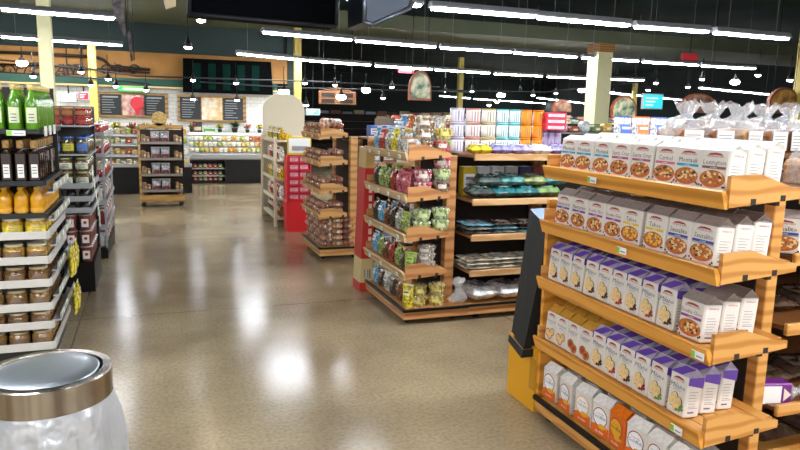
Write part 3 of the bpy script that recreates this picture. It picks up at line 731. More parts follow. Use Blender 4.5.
# ================================================================== end stands
TILT=math.atan(.08)
ST={}
def price_tag(par,x,y,z,nx=-1,w=.06,h=.028,ax='y',tilt=0):
    m=MB()
    if ax=='y':
        m.box(x-.003,x,y-w/2,y+w/2,z,z+h,0); m.box(x-.0035,x-.003,y+w*.2,y+w/2,z+.002,z+h-.002,1); m.box(x-.0035,x-.003,y-w*.4,y+w*.1,z+h*.3,z+h*.45,2)
    else:
        m.box(x-w/2,x+w/2,y-.003,y,z,z+h,0); m.box(x-w/2,x-w*.2,y-.0035,y-.003,z+.002,z+h-.002,1); m.box(x-w*.1,x+w*.4,y-.0035,y-.003,z+h*.3,z+h*.45,2)
    return m.build('price_tag',[M_tag,M_grn,M_ink],par)
def end_stand(X,Y0,Y1,zs,label,mats,base_h=.07,D=.34,tags=True,far_panel=False,rimtop=.13,posttop=None,inset=.14,pw=.08):
    mL,mS,mP,mD=mats; W=Y1-Y0
    t=empty('display_stand',(X,Y0,0)); tag(t,label,'display stand')
    for k,zl in enumerate(zs):
        sh=MB(); n=6
        for i in range(n): # slats
            u0=.008+(D-.01)*i/n; u1=u0+(D-.01)/n-.006
            sh.prism([(u0,zl+.020+.08*u0),(u1,zl+.020+.08*u1),(u1,zl+.038+.08*u1),(u0,zl+.038+.08*u0)],'y',.004,W-.004)
        s=sh.build('shelf',mD,t)
        MB().prism([(.004,zl-.006),(-.010,zl-.006),(-.030,zl+.056),(-.024,zl+.062),(-.014,zl+.060),(.004,zl+.03)],'y',-.012,W+.012).build('front_lip',mL,s)
        for y in (-.018,W): MB().prism([(.001,zl),(.001,zl+.112),(.14,zl+.118),(.30,zl+.066),(D,zl+.060),(D,zl+.030),(.30,zl+.024)],'y',y,y+.018).build('side_board',mS,s)
        br=MB()
        for u in (.10,.24): br.box(u,u+.025,-.0185,-.0170,zl+.002+.08*u*.9,zl+.024+.08*u*.9).box(u,u+.02,.0,W,zl+.0,zl+.018)
        br.build('bracket',M_dk,s)
        if tags:
            for q in tags[k] if isinstance(tags,list) else (.2,.6): price_tag(s,-.031,W*q,zl+.012)
    # posts and back
    pt=(posttop or zs[0]+.03)
    for y in (inset,W-inset-.08):
        MB().box(D+.045,D+.045+pw,y,y+pw,.05,pt,bev=.004).build('post',mP,t)
    MB().box(D+.07,D+.10,inset+.08,W-inset-.08,.12,pt-.05).build('back_panel',M_dk,t)
    # base
    MB().box(0,D+.2,0,W,.045,.045+base_h).build('base_board',mP,t)
    dk=MB(); 
    for i in range(5): dk.box(.03+i*.062,.08+i*.062,.02,W-.02,.045+base_h,.062+base_h)
    dk.build('base_deck',mD,t)
    MB().box(-.012,.012,-.01,W+.01,.04+base_h,.065+base_h,bev=.004).box(-.01,D+.2,-.012,.008,.04+base_h,.06+base_h).build('base_rim',M_blk,t)
    for u in (.05,D+.1):
        for y in (.08,W-.08): MB().lathe([(.022,-.012),(.024,-.01),(.024,.01),(.022,.012)],12,M=T(u,y,.0245,rx=PI/2)).box(u-.02,u+.02,y-.016,y+.016,.03,.046).build('caster',M_blk,t)
    if far_panel: MB().box(.03,D+.05,W+.02,W+.045,.115,zs[0]-.12).build('side_panel',mL,t)
    return t
def surf(zl,u): return zl+.040+.08*u
def side_rack(X0,X1,Y,zs,label,mats,depth=.5,base=True,btop=1.3,back=M_dk):
    """shelving bay facing the camera; front lips along X"""
    mL,mP,mD=mats; W=X1-X0
    t=empty('shelving_unit',(X0,Y,0)); tag(t,label,'shelving')
    for zl in zs:
        s=MB().box(0,W,.012,depth,zl+.02,zl+.038).build('shelf',mD,t)
        MB().box(-.0,W,-.012,.010,zl,zl+.052,bev=.004).build('front_lip',mL,s)
    for x in (.0,W-.05): MB().box(x,x+.05,depth-.055,depth-.003,.05,btop,bev=.004).build('upright',mP,t)
    MB().box(0,W,depth+.002,depth+.02,.1,btop).build('back_panel',back,t)
    if base:
        MB().box(0,W,-.0,depth,.045,.115).build('base_board',mP,t); MB().box(0,W,-.014,.0,.112,.130).build('base_rim',M_blk,t)
        for x in (.1,W-.1): MB().box(x-.015,x+.015,.05,.08,0,.045).build('foot',M_blk,t)
    return t
# ================================================================== near cookie display (A)
AX,AY0,AY1=1.90,1.85,3.00
AZ=[1.300,1.022,.722,.398]
end_stand(AX,AY0,AY1,AZ,'warm oak slatted display stand full of cookie bags in the right foreground',(M_wA,M_wA2,M_wA2,M_wA2),base_h=.06,D=.36,pw=.055,tags=[[.64],[.43],[.02],[.08]],far_panel=True)
A_rows=[(['aqua','aqua','aqua','rose','rose','berry','aqua','brown'],[2.875,2.749,2.609,2.479,2.341,2.197,2.076,1.945],'top'),
 (['purple','purple','magenta','magenta','yellow','yellow','blue','blue'],[2.892,2.757,2.624,2.493,2.373,2.226,2.092,1.962],'second'),
 (['milano']*5+['milanored','milano','milanored','milano','magenta'],[2.940,2.842,2.740,2.630,2.528,2.428,2.330,2.230,2.122,1.985],'third'),
 (['chess','chess','linzer','linzer','milano','milanored','milano','milanored','milanogreen','milanogreen'],[2.935,2.838,2.738,2.638,2.537,2.437,2.337,2.237,2.135,2.020],'fourth')]
LOOK={'aqua':'white cookie bag with aqua band','rose':'white cookie bag with rose band','berry':'white cookie bag with pink band and berries','brown':'white cookie bag with brown band',
 'purple':'grey-topped cookie bag with purple band','magenta':'cookie bag with magenta band','yellow':'grey-topped cookie bag with yellow line','blue':'grey-topped cookie bag with blue lines',
 'milano':'purple-topped cookie bag, chocolate picture','milanored':'purple-topped cookie bag, red fruit picture','milanogreen':'purple-topped cookie bag, mint leaf picture','chess':'orange-topped bag with round butter cookies','linzer':'orange-topped bag with red jam cookies'}
for k,(kinds,ys,nm) in enumerate(A_rows):
    n=len(kinds)
    for i,(kd,y) in enumerate(zip(kinds,ys)):
        d=PRINT[kd][7]; w=PRINT[kd][5]
        for r in range(3):
            if r==2 and n-i>4 and k!=0: continue
            u=.052+d*.5-.03+r*(d+.006)
            pos=f'{NUM[n-1-i]} from the near end' if i<n-1 else 'at the near end'
            rw=['front row','middle row','back row'][r]
            jz=random.uniform(-.05,.05) if r else random.uniform(-.03,.03)
            place(cookie_bag,(kd,),(AX+u,y,surf(AZ[k],u)+.001),-PI/2+jz,f'{LOOK[kd]}, {pos}, {rw}, {nm} shelf'.replace('from the near end','from near').replace('at the near end','nearest'),None,rx=-TILT)
gk=['gold','gold','goldwhite','gold','goldorange','gold','gold','gold']
gy=[2.925,2.775,2.63,2.49,2.365,2.24,2.11,1.98]
for i,(kd,y) in enumerate(zip(gk,gy)):
    look={'gold':'white and orange cracker bag with round logo','goldwhite':'creased white and gold cracker bag','goldorange':'all orange cracker bag'}[kd]
    place(cookie_bag,(kd,),(AX+.075,y,.126),-PI/2+random.uniform(-.12,.12),f'{look}, {NUM[i]} from far end, bottom row')
for i in range(6):
    place(cookie_bag,('goldgrey',),(AX+.19,2.88-i*.17,.126),-PI/2+random.uniform(-.1,.1),f'grey-topped cracker bag, {NUM[i]} from far end, bottom shelf back row')
# side shelving of the same run, facing the camera
side_rack(2.47,4.6,2.02,[1.275,1.02,.72,.36],'dark slatted side shelving running right from the near cookie stand',(M_wA2,M_wA2,wood('dark_slat','#5a3418','#7c4c26',.4,2)),depth=1.0,btop=1.25)
MB_top=MB().box(0,2.1,0,.36,1.42,1.445).box(0,.03,.0,.36,1.316,1.42).box(2.07,2.1,.0,.36,1.316,1.42)
raised=MB_top.build('raised_shelf',wood('raise_oak','#7a4f28','#a87440',.5,2)); raised.location=(2.48,2.66,0); tag(raised,'raised oak shelf carrying the gathered clear bread bags behind the cookie stand','shelf')
place(cookie_bag,('blue',),(2.50,2.10,1.062),-PI*.30,'single grey-topped blue-lined cookie bag alone on the side shelf at the right edge')
PRINT['violetbox']=('Milano','#ffffff',None,'milano','#8a2f8f',.10,.17,.07)
def fallen_bag():
    t=empty('cookie_bag'); 
    MB().box(-.05,.05,-.035,.035,0,.17,0,bev=.006).rect(-.04,.04,.03,.12,-.0362,1).add([(-.03,-.037,.13),(.03,-.037,.13),(0,-.037,.165)],[(0,1,2)],2).build('carton',[mat('violet_carton','#7d2a86',.4),M_tag,mat('cream_tri','#e8d8c8',.5)],t)
    MB().lathe([(.045,.168),(.03,.195),(.012,.215),(.03,.235),(.035,.24)],10,cap=False).build('twisted_top',M_bagw,t); return t
CATS['fallen_bag']='cookie bag'
place(fallen_bag,(),(2.43,2.12,.435),-.25,'violet and white cookie packet lying on its side on the right shelf',ry=PI/2,rx=0)
for i,(x,z) in enumerate(((2.62,.76),(2.85,.76),(2.65,.402),(2.9,.402),(2.72,.12),(3.0,.12))):
    place(flat_pack,('#5a4638','#8a7a6a',.24,.26,.07),(x,2.30,z+.001),random.uniform(-.3,.3),f'brown bread packet in clear film on the dark side shelves, {NUM[i]} from the top left')
# bread in clear bags standing on top of the run
for i in range(9):
    kd=['brown','brown','pale','brown','dark','pale','brown','brown','pale'][i]
    place(bread_loaf_bag,(kd,),(2.57+i*.178,2.84,1.446),random.uniform(-.25,.25),f'{ {"brown":"brown","pale":"pale","dark":"dark brown"}[kd]} bread loaf in gathered clear bag, {NUM[i]} from the left above the cookie stand')
for i in range(5):
    place(bread_loaf_bag,('pale',),(2.95+i*.24,2.36,1.316),random.uniform(-.2,.2),f'pale loaf in milky bag at right, {NUM[i]} from the left in the nearer line')
# tilted black cardboard display at the far end of the cookie stand
def hexa(P,off,name,mats,parent=None,topm=1):
    vs=[Vector(p) for p in P]+[Vector(p)+Vector(off) for p in P]
    m=MB(); m.add(vs,[(0,1,2,3)],0); m.add(vs,[(7,6,5,4)],0); m.add(vs,[(3,2,6,7)],topm); m.add(vs,[(0,4,5,1)],0); m.add(vs,[(1,5,6,2)],0); m.add(vs,[(0,3,7,4)],0)
    return m.build(name,mats,parent)
M_bcard=mat('black_card','#171918',.75); M_bluegrey=mat('blue_grey_card','#6f86a0',.5); M_kraft=mat('kraft','#8a6038',.7)
t=empty('cardboard_display',(2.0,3.15,0)); o=Vector((2.0,3.15,0))
nb=aY(523,352,3.09)-o; fb=aY(511,336,3.36)-o; nt_=aY(549,229,3.09)-o; ft=aY(530,209,3.42)-o
hexa([nb,fb,ft,nt_],(.26,.06,0.0),'tray_body',[M_bcard,M_bluegrey],t)
l0=aY(521,358,3.085)-o; l1=aY(508,341,3.36)-o; l2=aY(509,334,3.36)-o; l3=aY(523,350,3.085)-o
hexa([l0,l1,l2,l3],(.10,.0,0),'tray_lip',[M_bcard,M_kraft],t)
MB().box(-.075,.24,-.10,.20,0,.36).build('yellow_base',mat('yellow_card','#e8a818',.6),t)
MB().box(-.077,-.075,-.10,-.04,.12,.30,0).build('printed_edge',mat('kraft2','#c98f1c',.6),t)
tag(t,'tilted black cardboard display on a yellow base at the cookie stand\'s far end','cardboard display')

# ================================================================== middle snack display (B)
BX,BY0,BY1=1.77,4.69,5.68
BZ=[1.262,.955,.655,.365]
wb=(M_wB2,M_wB,M_wB,M_wB)
end_stand(BX,BY0,BY1,BZ,'middle oak display stand with snack bags and clear tubs',wb,tags=[[.1,.35,.6,.85]]*2+[[.1,.5,.8]]*2,base_h=.065)
BAG={'blue':('#6fa8c8','#dfe9ee','#2f6fb0'),'red':('#a04038','#e8b8a8','#c83030'),'yellow':('#c9b838','#efe69a','#3f3f3f'),'green':('#8a9a58','#a8c848','#3c5a20'),'dark':('#4c4238','#8a8070','#c0b8a8'),
 'grey':('#a8a69a','#eeeade','#6a5a4a'),'pink':('#b8606a','#d8485a','#f6e0e0'),'white':('#e3e0d8','#b88a5a','#8a6040'),'brown':('#7a4f38','#b09068','#5a3018'),'orange':('#c87a40','#d83a28','#fae0b8')}
def bag(c,w,h,d,loc,rz,label,group=None,rx=0): return place(snack_bag,BAG[c]+(w,h,d),loc,rz,label,group,rx=rx)
Bk=[(['blue','red','grey','yellow','grey','white'],.175,'top'),(['dark','green','green','red','pink','pink'],.17,'second'),(['dark','blue','brown','dark','grey','green'],.165,'third'),(['blue','green','brown','red','green','dark'],.165,'fourth')]
for k,(cs,h,nm) in enumerate(Bk):
    for i,c in enumerate(cs[:8]):
        y=BY1-.09-i*.145
        for r in range(2 if k<3 else 1):
            u=.06+r*.10
            bag(c,.125,h-.01*((i+r)%3),.07,(BX+u,y,surf(BZ[k],u)+.001),-PI/2+random.uniform(-.25,.25),f'{c} snack bag, {NUM[i]} from the far end, {["front","rear"][r]} row, {nm} shelf of middle stand',rx=-TILT)
# upper row of big bags standing behind on the top shelf
for i,c in enumerate(['blue','orange','grey','yellow','white']):
    bag(c,.16,.26,.08,(BX+.27,BY1-.12-i*.17,surf(BZ[0],.27)+.001),-PI/2+random.uniform(-.15,.15),f'tall {c} snack bag, {NUM[i]} from the far end, back of the middle stand top',rx=-TILT)
def tubs(key,x,y,z,n,lab,h=.088,w=.148):
    for q in range(n):
        place(tub,(key,w,h),(x,y,z+q*(h+.001)),random.uniform(-.3,.3)-.4,f'tub of {lab}, {NUM[q]} up')
tubs('nuts',BX+.16,BY0+.085,surf(BZ[0],.235),3,'nuts, top shelf left stack, middle stand')
tubs('mixed',BX+.312,BY0+.085,surf(BZ[0],.34),1,'mixed sweets, top shelf right stack, middle stand')
tubs('yellow',BX+.312,BY0+.085,surf(BZ[0],.34)+.090,1,'yellow fruit above the mixed tub, middle stand')
tubs('pink',BX+.16,BY0+.085,surf(BZ[1],.235),2,'pink sweets, second shelf left stack')
tubs('brown',BX+.312,BY0+.085,surf(BZ[1],.34),1,'brown nuts, second shelf right')
tubs('green',BX+.312,BY0+.085,surf(BZ[1],.34)+.090,1,'green sweets, second shelf right above the brown one')
tubs('pink',BX+.312,BY0+.085,surf(BZ[1],.34)+.180,1,'pink sweets, second shelf right, topmost')
tubs('green',BX+.16,BY0+.085,surf(BZ[2],.235),2,'green pieces, third shelf left stack')
tubs('green',BX+.312,BY0+.085,surf(BZ[2],.34),2,'green pieces, third shelf right stack')
tubs('white',BX+.20,BY0+.075,surf(BZ[3],.28),3,'white pieces, fourth shelf',h=.06,w=.16)
bag('green',.10,.14,.05,(BX+.07,BY0+.07,surf(BZ[3],.07)+.001),-.7,'green snack bag at the near corner of the fourth shelf',rx=0)
bag('white',.10,.11,.05,(BX+.06,BY0+.06,surf(BZ[0],.06)+.001),-.7,'small white snack bag at the near corner of the top shelf')
for r in range(2): tubs('yellow',BX+.15+r*.15,BY0+.085,.129,2,'yellow pieces on the bottom deck, %s stack'%['left','right'][r],h=.085,w=.14)
bag('yellow',.10,.17,.06,(BX+.055,BY0+.07,.129),-.9,'yellow and blue snack bag at the near corner of the bottom deck')
for i,c in enumerate(['blue','dark','grey','dark','brown']): bag(c,.12,.15,.06,(BX+.07,BY1-.10-i*.15,.129),-PI/2+random.uniform(-.2,.2),f'{c} snack bag on the middle stand bottom deck, {NUM[i]} from the far end')
# side bays facing the camera
BR=(wood('pale_front_oak','#bd8f5c','#d9af7c',.45,2.4),M_wB,wood('bay_deck','#8a5a34','#a8744a',.5,2))
side_rack(2.31,3.15,4.69,[1.262,.915,.635,.352],'oak shelving bay behind the black display, filled with bags and flatbread',BR,depth=.5,btop=1.26)
side_rack(3.16,4.6,4.69,[1.262,.915,.635,.352],'second oak shelving bay mostly hidden behind the cookie stand',BR,depth=.5,btop=1.26)
# crumpled lavender, white, yellow bags along the top lip
cs=['#d8c838','#8f88b8','#a79fc8','#e3e3e6','#9a92c0','#8f88b8','#dcdde2','#c9b88a','#a79fc8','#e3e3e6','#8f88b8','#dcdde2']
for i,c in enumerate(cs):
    place(flat_pack,(c,'#f2f2f2',.18,.16,.075),(2.40+i*.178,4.80,1.308),random.uniform(-.12,.12),f'crumpled {["yellow","lavender","pale lavender","white","lavender","lavender","silvery","tan","pale lavender","white","lavender","silvery"][i]} bread bag, {NUM[i]} from the left on the middle top ledge',rx=.04)
# canisters behind
ci=0
cans=[('#e4e0e6','#b0a4c0'),('#e6ddd8','#c8806a'),('#e4e2da','#b8a860')]+[('#e9f2f2','#3fb8b8')]*2+[('#ee9a1c','#d97a10')]*2
xs=[aY(p,125,5.08).x for p in (457,473,488.5,502.5,514.5,526,538)]
for i,((c1,c2),x) in enumerate(zip(cans,xs)):
    for q in range(3):
        if i<3: nm='white canister with '+['lilac','terracotta','ochre'][i]+' stripes'
        elif i<5: nm='white and teal canister'
        else: nm='orange canister'
        place(canister,(c1,c2,[.058,.060,.058,.048,.044,.043,.046][i],.118),(x,5.08,1.302+q*.1195),0,f'{nm}, {NUM[i]} from the left, {["lowest","middle","top"][q]} tier above the middle shelving')
for q in range(3): place(box_pack,('#d82a48','#f4d8dc',.20,.16,.048),(aY(551,125,5.06).x,5.06,1.495+q*.05),0,f'red box in the stack right of the orange canisters, {["bottom","middle","top"][q]} one')
for i in range(3): place(canister,('#b8a8c8','#8a6aa0',.031,.19),(aY(544.5,125,5.06).x+i*.066,5.06,1.302),0,f'lilac canister under the red boxes, {NUM[i]} from the left')
for i in range(4): place(box_pack,(['#3f6fc0','#e9e9ec','#e9e9ec','#d84838'][i],'#ffffff',.13,.10,.22),(4.18+i*.15,5.05,1.302),0,f'{["blue","white","white","red"][i]} carton {["beside the red boxes","next right of the blue carton","second white one right of the blue carton","at the right end"][i]} on the middle top')
for i in range(4):
    place(snack_bag,('#dfe2ea',['#4a6ab8','#e07a3a','#4a6ab8','#5a8a4a'][i],'#ffffff',.17,.30,.12),(3.78+i*.19,4.86,1.315),random.uniform(-.15,.15),f'tall white bag with {["blue","orange","blue","green"][i]} print, {NUM[i]} from the left, right of the red boxes')
# second shelf: packs behind, teal crumpled bags in front
for i,c in enumerate(['#d8c030','#cfd0d4','#cfd0d4','#b8b4b0','#2a2858','#8a1f2c']):
    for q in range(2 if i in(2,) else 1): place(box_pack,(c,'#e8e8e8' if i not in(4,5) else c,.115,.09,.235 if i!=2 else .117),(2.44+i*.13,5.07,.954+q*.119),0,f'{["yellow","light grey","light grey","grey","navy","dark red"][i]} pack at the back of the second middle shelf, {NUM[i]} from left'+(', upper' if q else ''))
for i in range(8):
    c=['#3f4a48','#4c5a55','#2a6a70','#5a8f8c','#2f6a6c','#8f9a68','#6f8a58','#2f7a80','#8f9a68'][i]
    place(flat_pack,(c,'#9fb8b0',.21,.2,.085),(2.43+(i//2)*.20+.08*(i%2),4.83+.02*(i%2),.968+.088*(i%2)),random.uniform(-.12,.12),f'{["dark grey","dark grey","teal","pale teal","teal","olive","olive","teal","olive"][i]} crumpled bag on the second middle shelf, {NUM[i]} from the left',rx=.06)
for k,(zl,cl,nm) in enumerate(((.635,['#5a5048','#8a8a80','#6fa0b0','#5a4a40'],'third'),(.352,['#c8c0a8','#d8d2be','#b8ac90','#d8d2be'],'fourth'))):
    for i in range(4):
        for q in range(3):
            place(flat_pack,(cl[(i+q)%4],'#d8d8d0',.23,.26,.030),(2.42+i*.225,4.86,zl+.0395+q*.031),random.uniform(-.1,.1),f'flat wrapped flatbread packet, {NUM[i]} pile from left, {["bottom","middle","top"][q]}, {nm} middle shelf')
for i in range(4):
    place(flat_pack,('#e8e8e4','#6a6a70',.24,.3,.12),(2.47+i*.25,4.86,.1325),random.uniform(-.3,.3),f'white crumpled bread bag on the bottom middle deck, {NUM[i]} from the left')
m=MB(); random.seed(5); vs=[];fs=[];n=10
for k,(r,z) in enumerate(((.05,0),(.075,.03),(.05,.08),(.03,.12),(.055,.17),(.04,.20))):
    for i in range(n): a=2*PI*i/n; q=1+random.uniform(-.3,.3); vs.append((r*q*math.cos(a),r*.7*q*math.sin(a),z+random.uniform(-.01,.01)*(k>0)))
for k in range(5):
    for i in range(n): j=(i+1)%n; fs.append((k*n+i,k*n+j,(k+1)*n+j,(k+1)*n+i))
m.add(vs,fs,0,False); pb=m.build('plastic_bag',M_bagw); pb.location=(2.25,4.76,.133); tag(pb,'loose clear crumpled plastic bag beside the yellow tubs','plastic bag')
# red and yellow narrow display at the far end of the middle stand
t=empty('cardboard_display',(1.69,5.76,0))
def strip_poly(z0,z1,xa0,xa1,xb): return [(xa0,z0),(xb,z0),(xb,z1),(xa1,z1)]
lean=lambda z:.045+.035*z
for nm,z0,z1,c in (('lower_red_panel',0,.08,'#c83024'),('pale_panel',.08,.30,'#d8c48a'),('red_panel',.30,1.12,'#c22c26'),('tan_top_panel',1.12,1.3,'#c8a868')):
    MB().prism(strip_poly(z0,z1,lean(z0),lean(z1),.17),'y',0,.22).build(nm,mat('card'+c,c,.5),t)
for k in range(7): MB().box(.120,.150,-.002,-.0005,.45+k*.075,.50+k*.075).build('printed_mark',mat('print_cream','#f0d8c0',.5),t)
MB().box(.085,.155,-.002,-.0005,.12,.20).build('barcode',mat('print_dark','#444444',.5,col2='#e8e0d0',vscale=120,stretch=(1,1,.01)),t)
tag(t,'narrow red and yellow cardboard display at the middle stand\'s far end','cardboard display')

# ================================================================== far bread display (C)
CX,CY0,CY1=1.69,7.13,7.98
CZ=[1.315,1.025,.73,.455]
end_stand(CX,CY0,CY1,CZ,'farther oak display stand packed with brown bread rolls',(M_wC,M_wC,M_wC,M_wC),tags=[[.3,.7]]*4,base_h=.08,D=.30,inset=.03)
cc=['#b8804c','#a05e38','#c8905c','#96503a']; c2=['#d8c8b4','#a84a4a','#c8a888','#d8b080']
for k in range(4):
    nm=['top','second','third','fourth'][k]
    for lay in range(2):
        for i in range(6):
            q=(i+k+lay)%4
            place(roll_bag,(cc[q],c2[q],.13,.11,.062),(CX+.065,CY1-.075-i*.138,surf(CZ[k],.065)+.001+lay*.064),-PI/2,f'bag of brown rolls, {NUM[i]} from the far end, {["lower","upper"][lay]} layer, {nm} shelf of bread stand',rx=-TILT)
        for j in range(2):
            q=(j+k*2+lay)%4
            place(roll_bag,(cc[q],c2[q],.13,.11,.062),(CX+.205+j*.0,CY0+.075+j*.17,surf(CZ[k],.19)+.002+lay*.064),0,f'bag of rolls behind the front bags, {["near","farther"][j]} one, {["lower","upper"][lay]}, {nm} bread shelf',rx=0)
for lay in range(5):
    for i in range(6):
        q=(i+lay)%4
        place(roll_bag,(cc[q],c2[q],.13,.11,.062),(CX+.07+.012*(lay%2),CY1-.075-i*.138,.145+lay*.064),-PI/2+random.uniform(-.1,.1),f'bag of rolls in the bottom heap, {NUM[i]} from the far end, {NUM[lay]} layer up')
    for j in range(2):
        q=(j+lay*2)%4
        place(roll_bag,(cc[q],c2[q],.13,.11,.062),(CX+.205+j*.135,CY0+.075,.145+lay*.064),random.uniform(-.1,.1),f'bag of rolls facing the near side of the bottom heap, {["left","right"][j]}, {NUM[lay]} layer up')
# top heap on the far bread stand
for j in range(3):
    for i in range(4):
        q=(i+j)%4
        if j<1: place(small_pack,(['#c8a090','#d8c8b0','#9a6048','#e3dccb'][q],.11,.09,.08),(CX+.22+j*.0,CY1-.12-i*.19,surf(CZ[0],.22)+.08+j*.084),-PI/2,f'bread pack heaped atop the bread stand, {NUM[i]} from far end, {["lower","upper"][j]} layer')
side_rack(2.225,4.2,7.15,[1.30,1.02,.73,.45],'oak side shelving running right behind the bread stand',BR,depth=.4,btop=1.3)
for k,z in enumerate((1.30,1.02,.73,.45,.09)):
    for i in range(5):
        q=(i+k)%4
        c=['#9a8a70','#6f8aa0','#8a5a3c','#c8c4b8'][q]
        if k==0: c=['#2f5fb0','#2f5fb0','#e8e8ee','#2f5fb0','#d8d8e0'][i]
        place(box_pack,(c,'#d8d8d0',.13,.12,.13),(2.32+i*.16,7.24,z+.040),0,f'{["grey brown","blue grey","brown","pale grey"][q] if k else ["blue","blue","white","blue","white"][i]} carton, {NUM[i]} from the left on the {["top","second","third","fourth","bottom"][k]} bread side shelf')

# ================================================================== red pack display and arched cream gondola (D)
t=empty('cardboard_display',(1.68,8.95,0)); M_rd=mat('bright_red_card','#d81f28',.5)
MB().prism([(0.0,0),(.30,0),(.33,.40),(.02,.46),(-.02,.40)],'y',0,.24).build('red_base',M_rd,t)
MB().box(0,.32,.20,.24,.40,1.02).box(0,.015,0,.2,.40,1.02).box(.305,.32,0,.2,.40,1.02).build('red_frame',M_rd,t)
for k in range(6): MB().box(.015,.305,.0,.2,.42+k*.10,.428+k*.10).build('card_shelf',M_rd,t)
MB().box(0.0,.32,.0,.02,1.03,1.27,bev=.01).box(.02,.30,-.004,0,1.06,1.25,1).box(.06,.26,-.006,-.004,1.09,1.15,2).build('header_card',[mat('header_yellow','#e8c83c',.5),mat('header_white','#eef0ee',.5),mat('header_food','#c88f4a',.5,col2='#7aa0c0',vscale=20)],t)
tag(t,'bright red cardboard stand with yellow header beyond the bread stand','cardboard display')
for k in range(6):
    for i in range(2):
        place(box_pack,('#d84860','#f0a8b0',.125,.08,.085),(1.77+i*.135,9.00,.4285+k*.10),0,f'pink and red pack, {["left","right"][i]} column, {NUM[k]} row up in the red stand')
M_cream=mat('cream_board','#e6dcc2',.55)
t=empty('arched_display',(1.62,9.4,0))
pts=[(0,0),(.64,0),(.64,1.62)]+[(.32+.32*math.cos(PI*i/12),1.62+.25*math.sin(PI*i/12)) for i in range(1,12)]+[(0,1.62)]
MB().prism(pts,'y',1.2,1.24).build('arched_end_panel',M_cream,t)
for y in (0,1.15): MB().box(-.04,.0,y,y+.05,.0,1.25).build('cream_post',M_cream,t)
for k in range(5): MB().box(0,.36,0,1.18,.10+k*.27,.12+k*.27).box(-.012,0,0,1.18,.09+k*.27,.14+k*.27).build('cream_shelf',M_cream,t)
MB().box(.36,.40,0,1.18,.05,1.25).build('centre_panel',M_cream,t)
tag(t,'cream display gondola with a tall arched end panel behind the red stand','display stand')
for k in range(5):
    for i in range(7):
        c=['#e0a82a','#d8502a','#6f8a3c','#e8e0d0','#d8c23c','#8a4a30'][(i*2+k*3)%6] if k else ['#7a4a2c','#8a5a34','#5a6a38'][i%3]
        nmc=['orange yellow','red orange','green','off-white','yellow','brown'][(i*2+k*3)%6] if k else 'brown'
        place(snack_bag,(c,'#f0e8d8','#b03828',.13,.17,.08),(1.70,9.50+i*.155,.121+k*.27),-PI/2+random.uniform(-.2,.2),f'{nmc} bag, {NUM[i]} from the near end, {NUM[k]} shelf up of the cream gondola')
for i in range(5): place(small_pack,(['#e8c83c','#c83040','#e8d860','#d8b83c','#c85030'][i],.12,.10,.09),(1.80,9.55+i*.14,1.201),-PI/2,f'{["yellow","red","pale yellow","golden","orange red"][i]} pack in front of the arched cream panel, atop the gondola')

# ================================================================== left foreground oil shelving (L1)
M_shelfdk=mat('shelf_dark','#16181a',.45); M_gry=mat('tray_grey','#c9c6be',.5); M_sil=mat('rail_silver','#b9bdc2',.35,metal=.5)
LX=-.62; LXW=-1.75
t=empty('shelving_unit',(LXW,4.6,0)); W=LX-LXW; tag(t,'dark left foreground shelving with oil bottles and pale jar trays','shelving')
def rack_shelf(z,m,lip,par,dep=.86,th=.03,W=W,lm=None):
    s=MB().box(0,W,0,dep,z-th,z).build('shelf',m,par)
    MB().box(0,W,-.012,0,z-th,z+lip).box(W,W+.012,0,dep,z-th,z+lip).build('shelf_edge',lm or m,s); return s
for z in (1.45,1.14,.945): rack_shelf(z,M_shelfdk,.008,t,th=.02)
for k,z in enumerate((.805,.650,.505,.355,.235,.10)): rack_shelf(z,M_gry,.035,t,th=.012)
MB().box(.0,W-.02,.84,.86,0,1.72).build('back_panel',M_dk,t); MB().box(0,W-.005,.02,.83,0,.10).build('base',M_shelfdk,t)
for y in (.8,): MB().box(W-.03,W-.005,y,y+.02,.1,1.44).build('upright',M_shelfdk,t)
for (y,z,w) in ((.05,1.445,.10),(.25,1.445,.1),(.45,1.445,.1)): 
    MB().box(W+.012,W+.016,y,y+w,z-.03,z+.03,0).build('price_tag',[M_tag],t)
price_tag(t,.82,-.013,1.42,ax='x',w=.16,h=.03); price_tag(t,1.0,-.013,1.42,ax='x',w=.1,h=.03)
for k in range(6):
    z=1.10-.17*k if k<2 else .77-.16*(k-2)
    MB().box(W+.012,W+.05,.02+.0*k,.84,z-.028,z-.020).box(W+.046,W+.05,.02,.84,z-.02,z+.025).build('side_rail',M_sil,t)
    for q in range(4): MB().box(W+.05,W+.053,.06+.2*q,.18+.2*q,z-.012,z+.02,0).box(W+.053,W+.054,.07+.2*q,.10+.2*q,z-.01,z+.018,1).build('price_tag',[M_tag,M_grn],t)
gcol=[('green',1.451,.092,'green oil bottle','top'),('dark',1.141,.074,'dark bottle with gold capsule','second'),('amber',.946,.088,'amber oil bottle','third')]
for kd,z,st,nm,sh in gcol:
    for c in range(4 if kd!='dark' else 5):
        for r in range(9):
            if c>1 and r>1: continue
            if c==1 and r>3: continue
            x=LX-.05-c*st; y=4.66+r*.086
            col='aisle-side column' if c==0 else f'{NUM[c]} column from the aisle' if c else ''
            if c: col=f'{NUM[c]} column in'
            place(oil_bottle,(kd,),(x,y,z),random.uniform(-.1,.1),f'{nm}, {NUM[r]} from front, {col}, {sh} left shelf')
for c in range(4):
    for r in range(4 if c==0 else 2):
        place(jar,('#c9a23a','#e8e4d4','#e8d23c',.060,.112),(LX-.07-c*.128,4.675+r*.128,.806),.2,f'yellow-labelled jar, {NUM[r]} from front, {NUM[c]} column from the aisle, topmost pale tray')
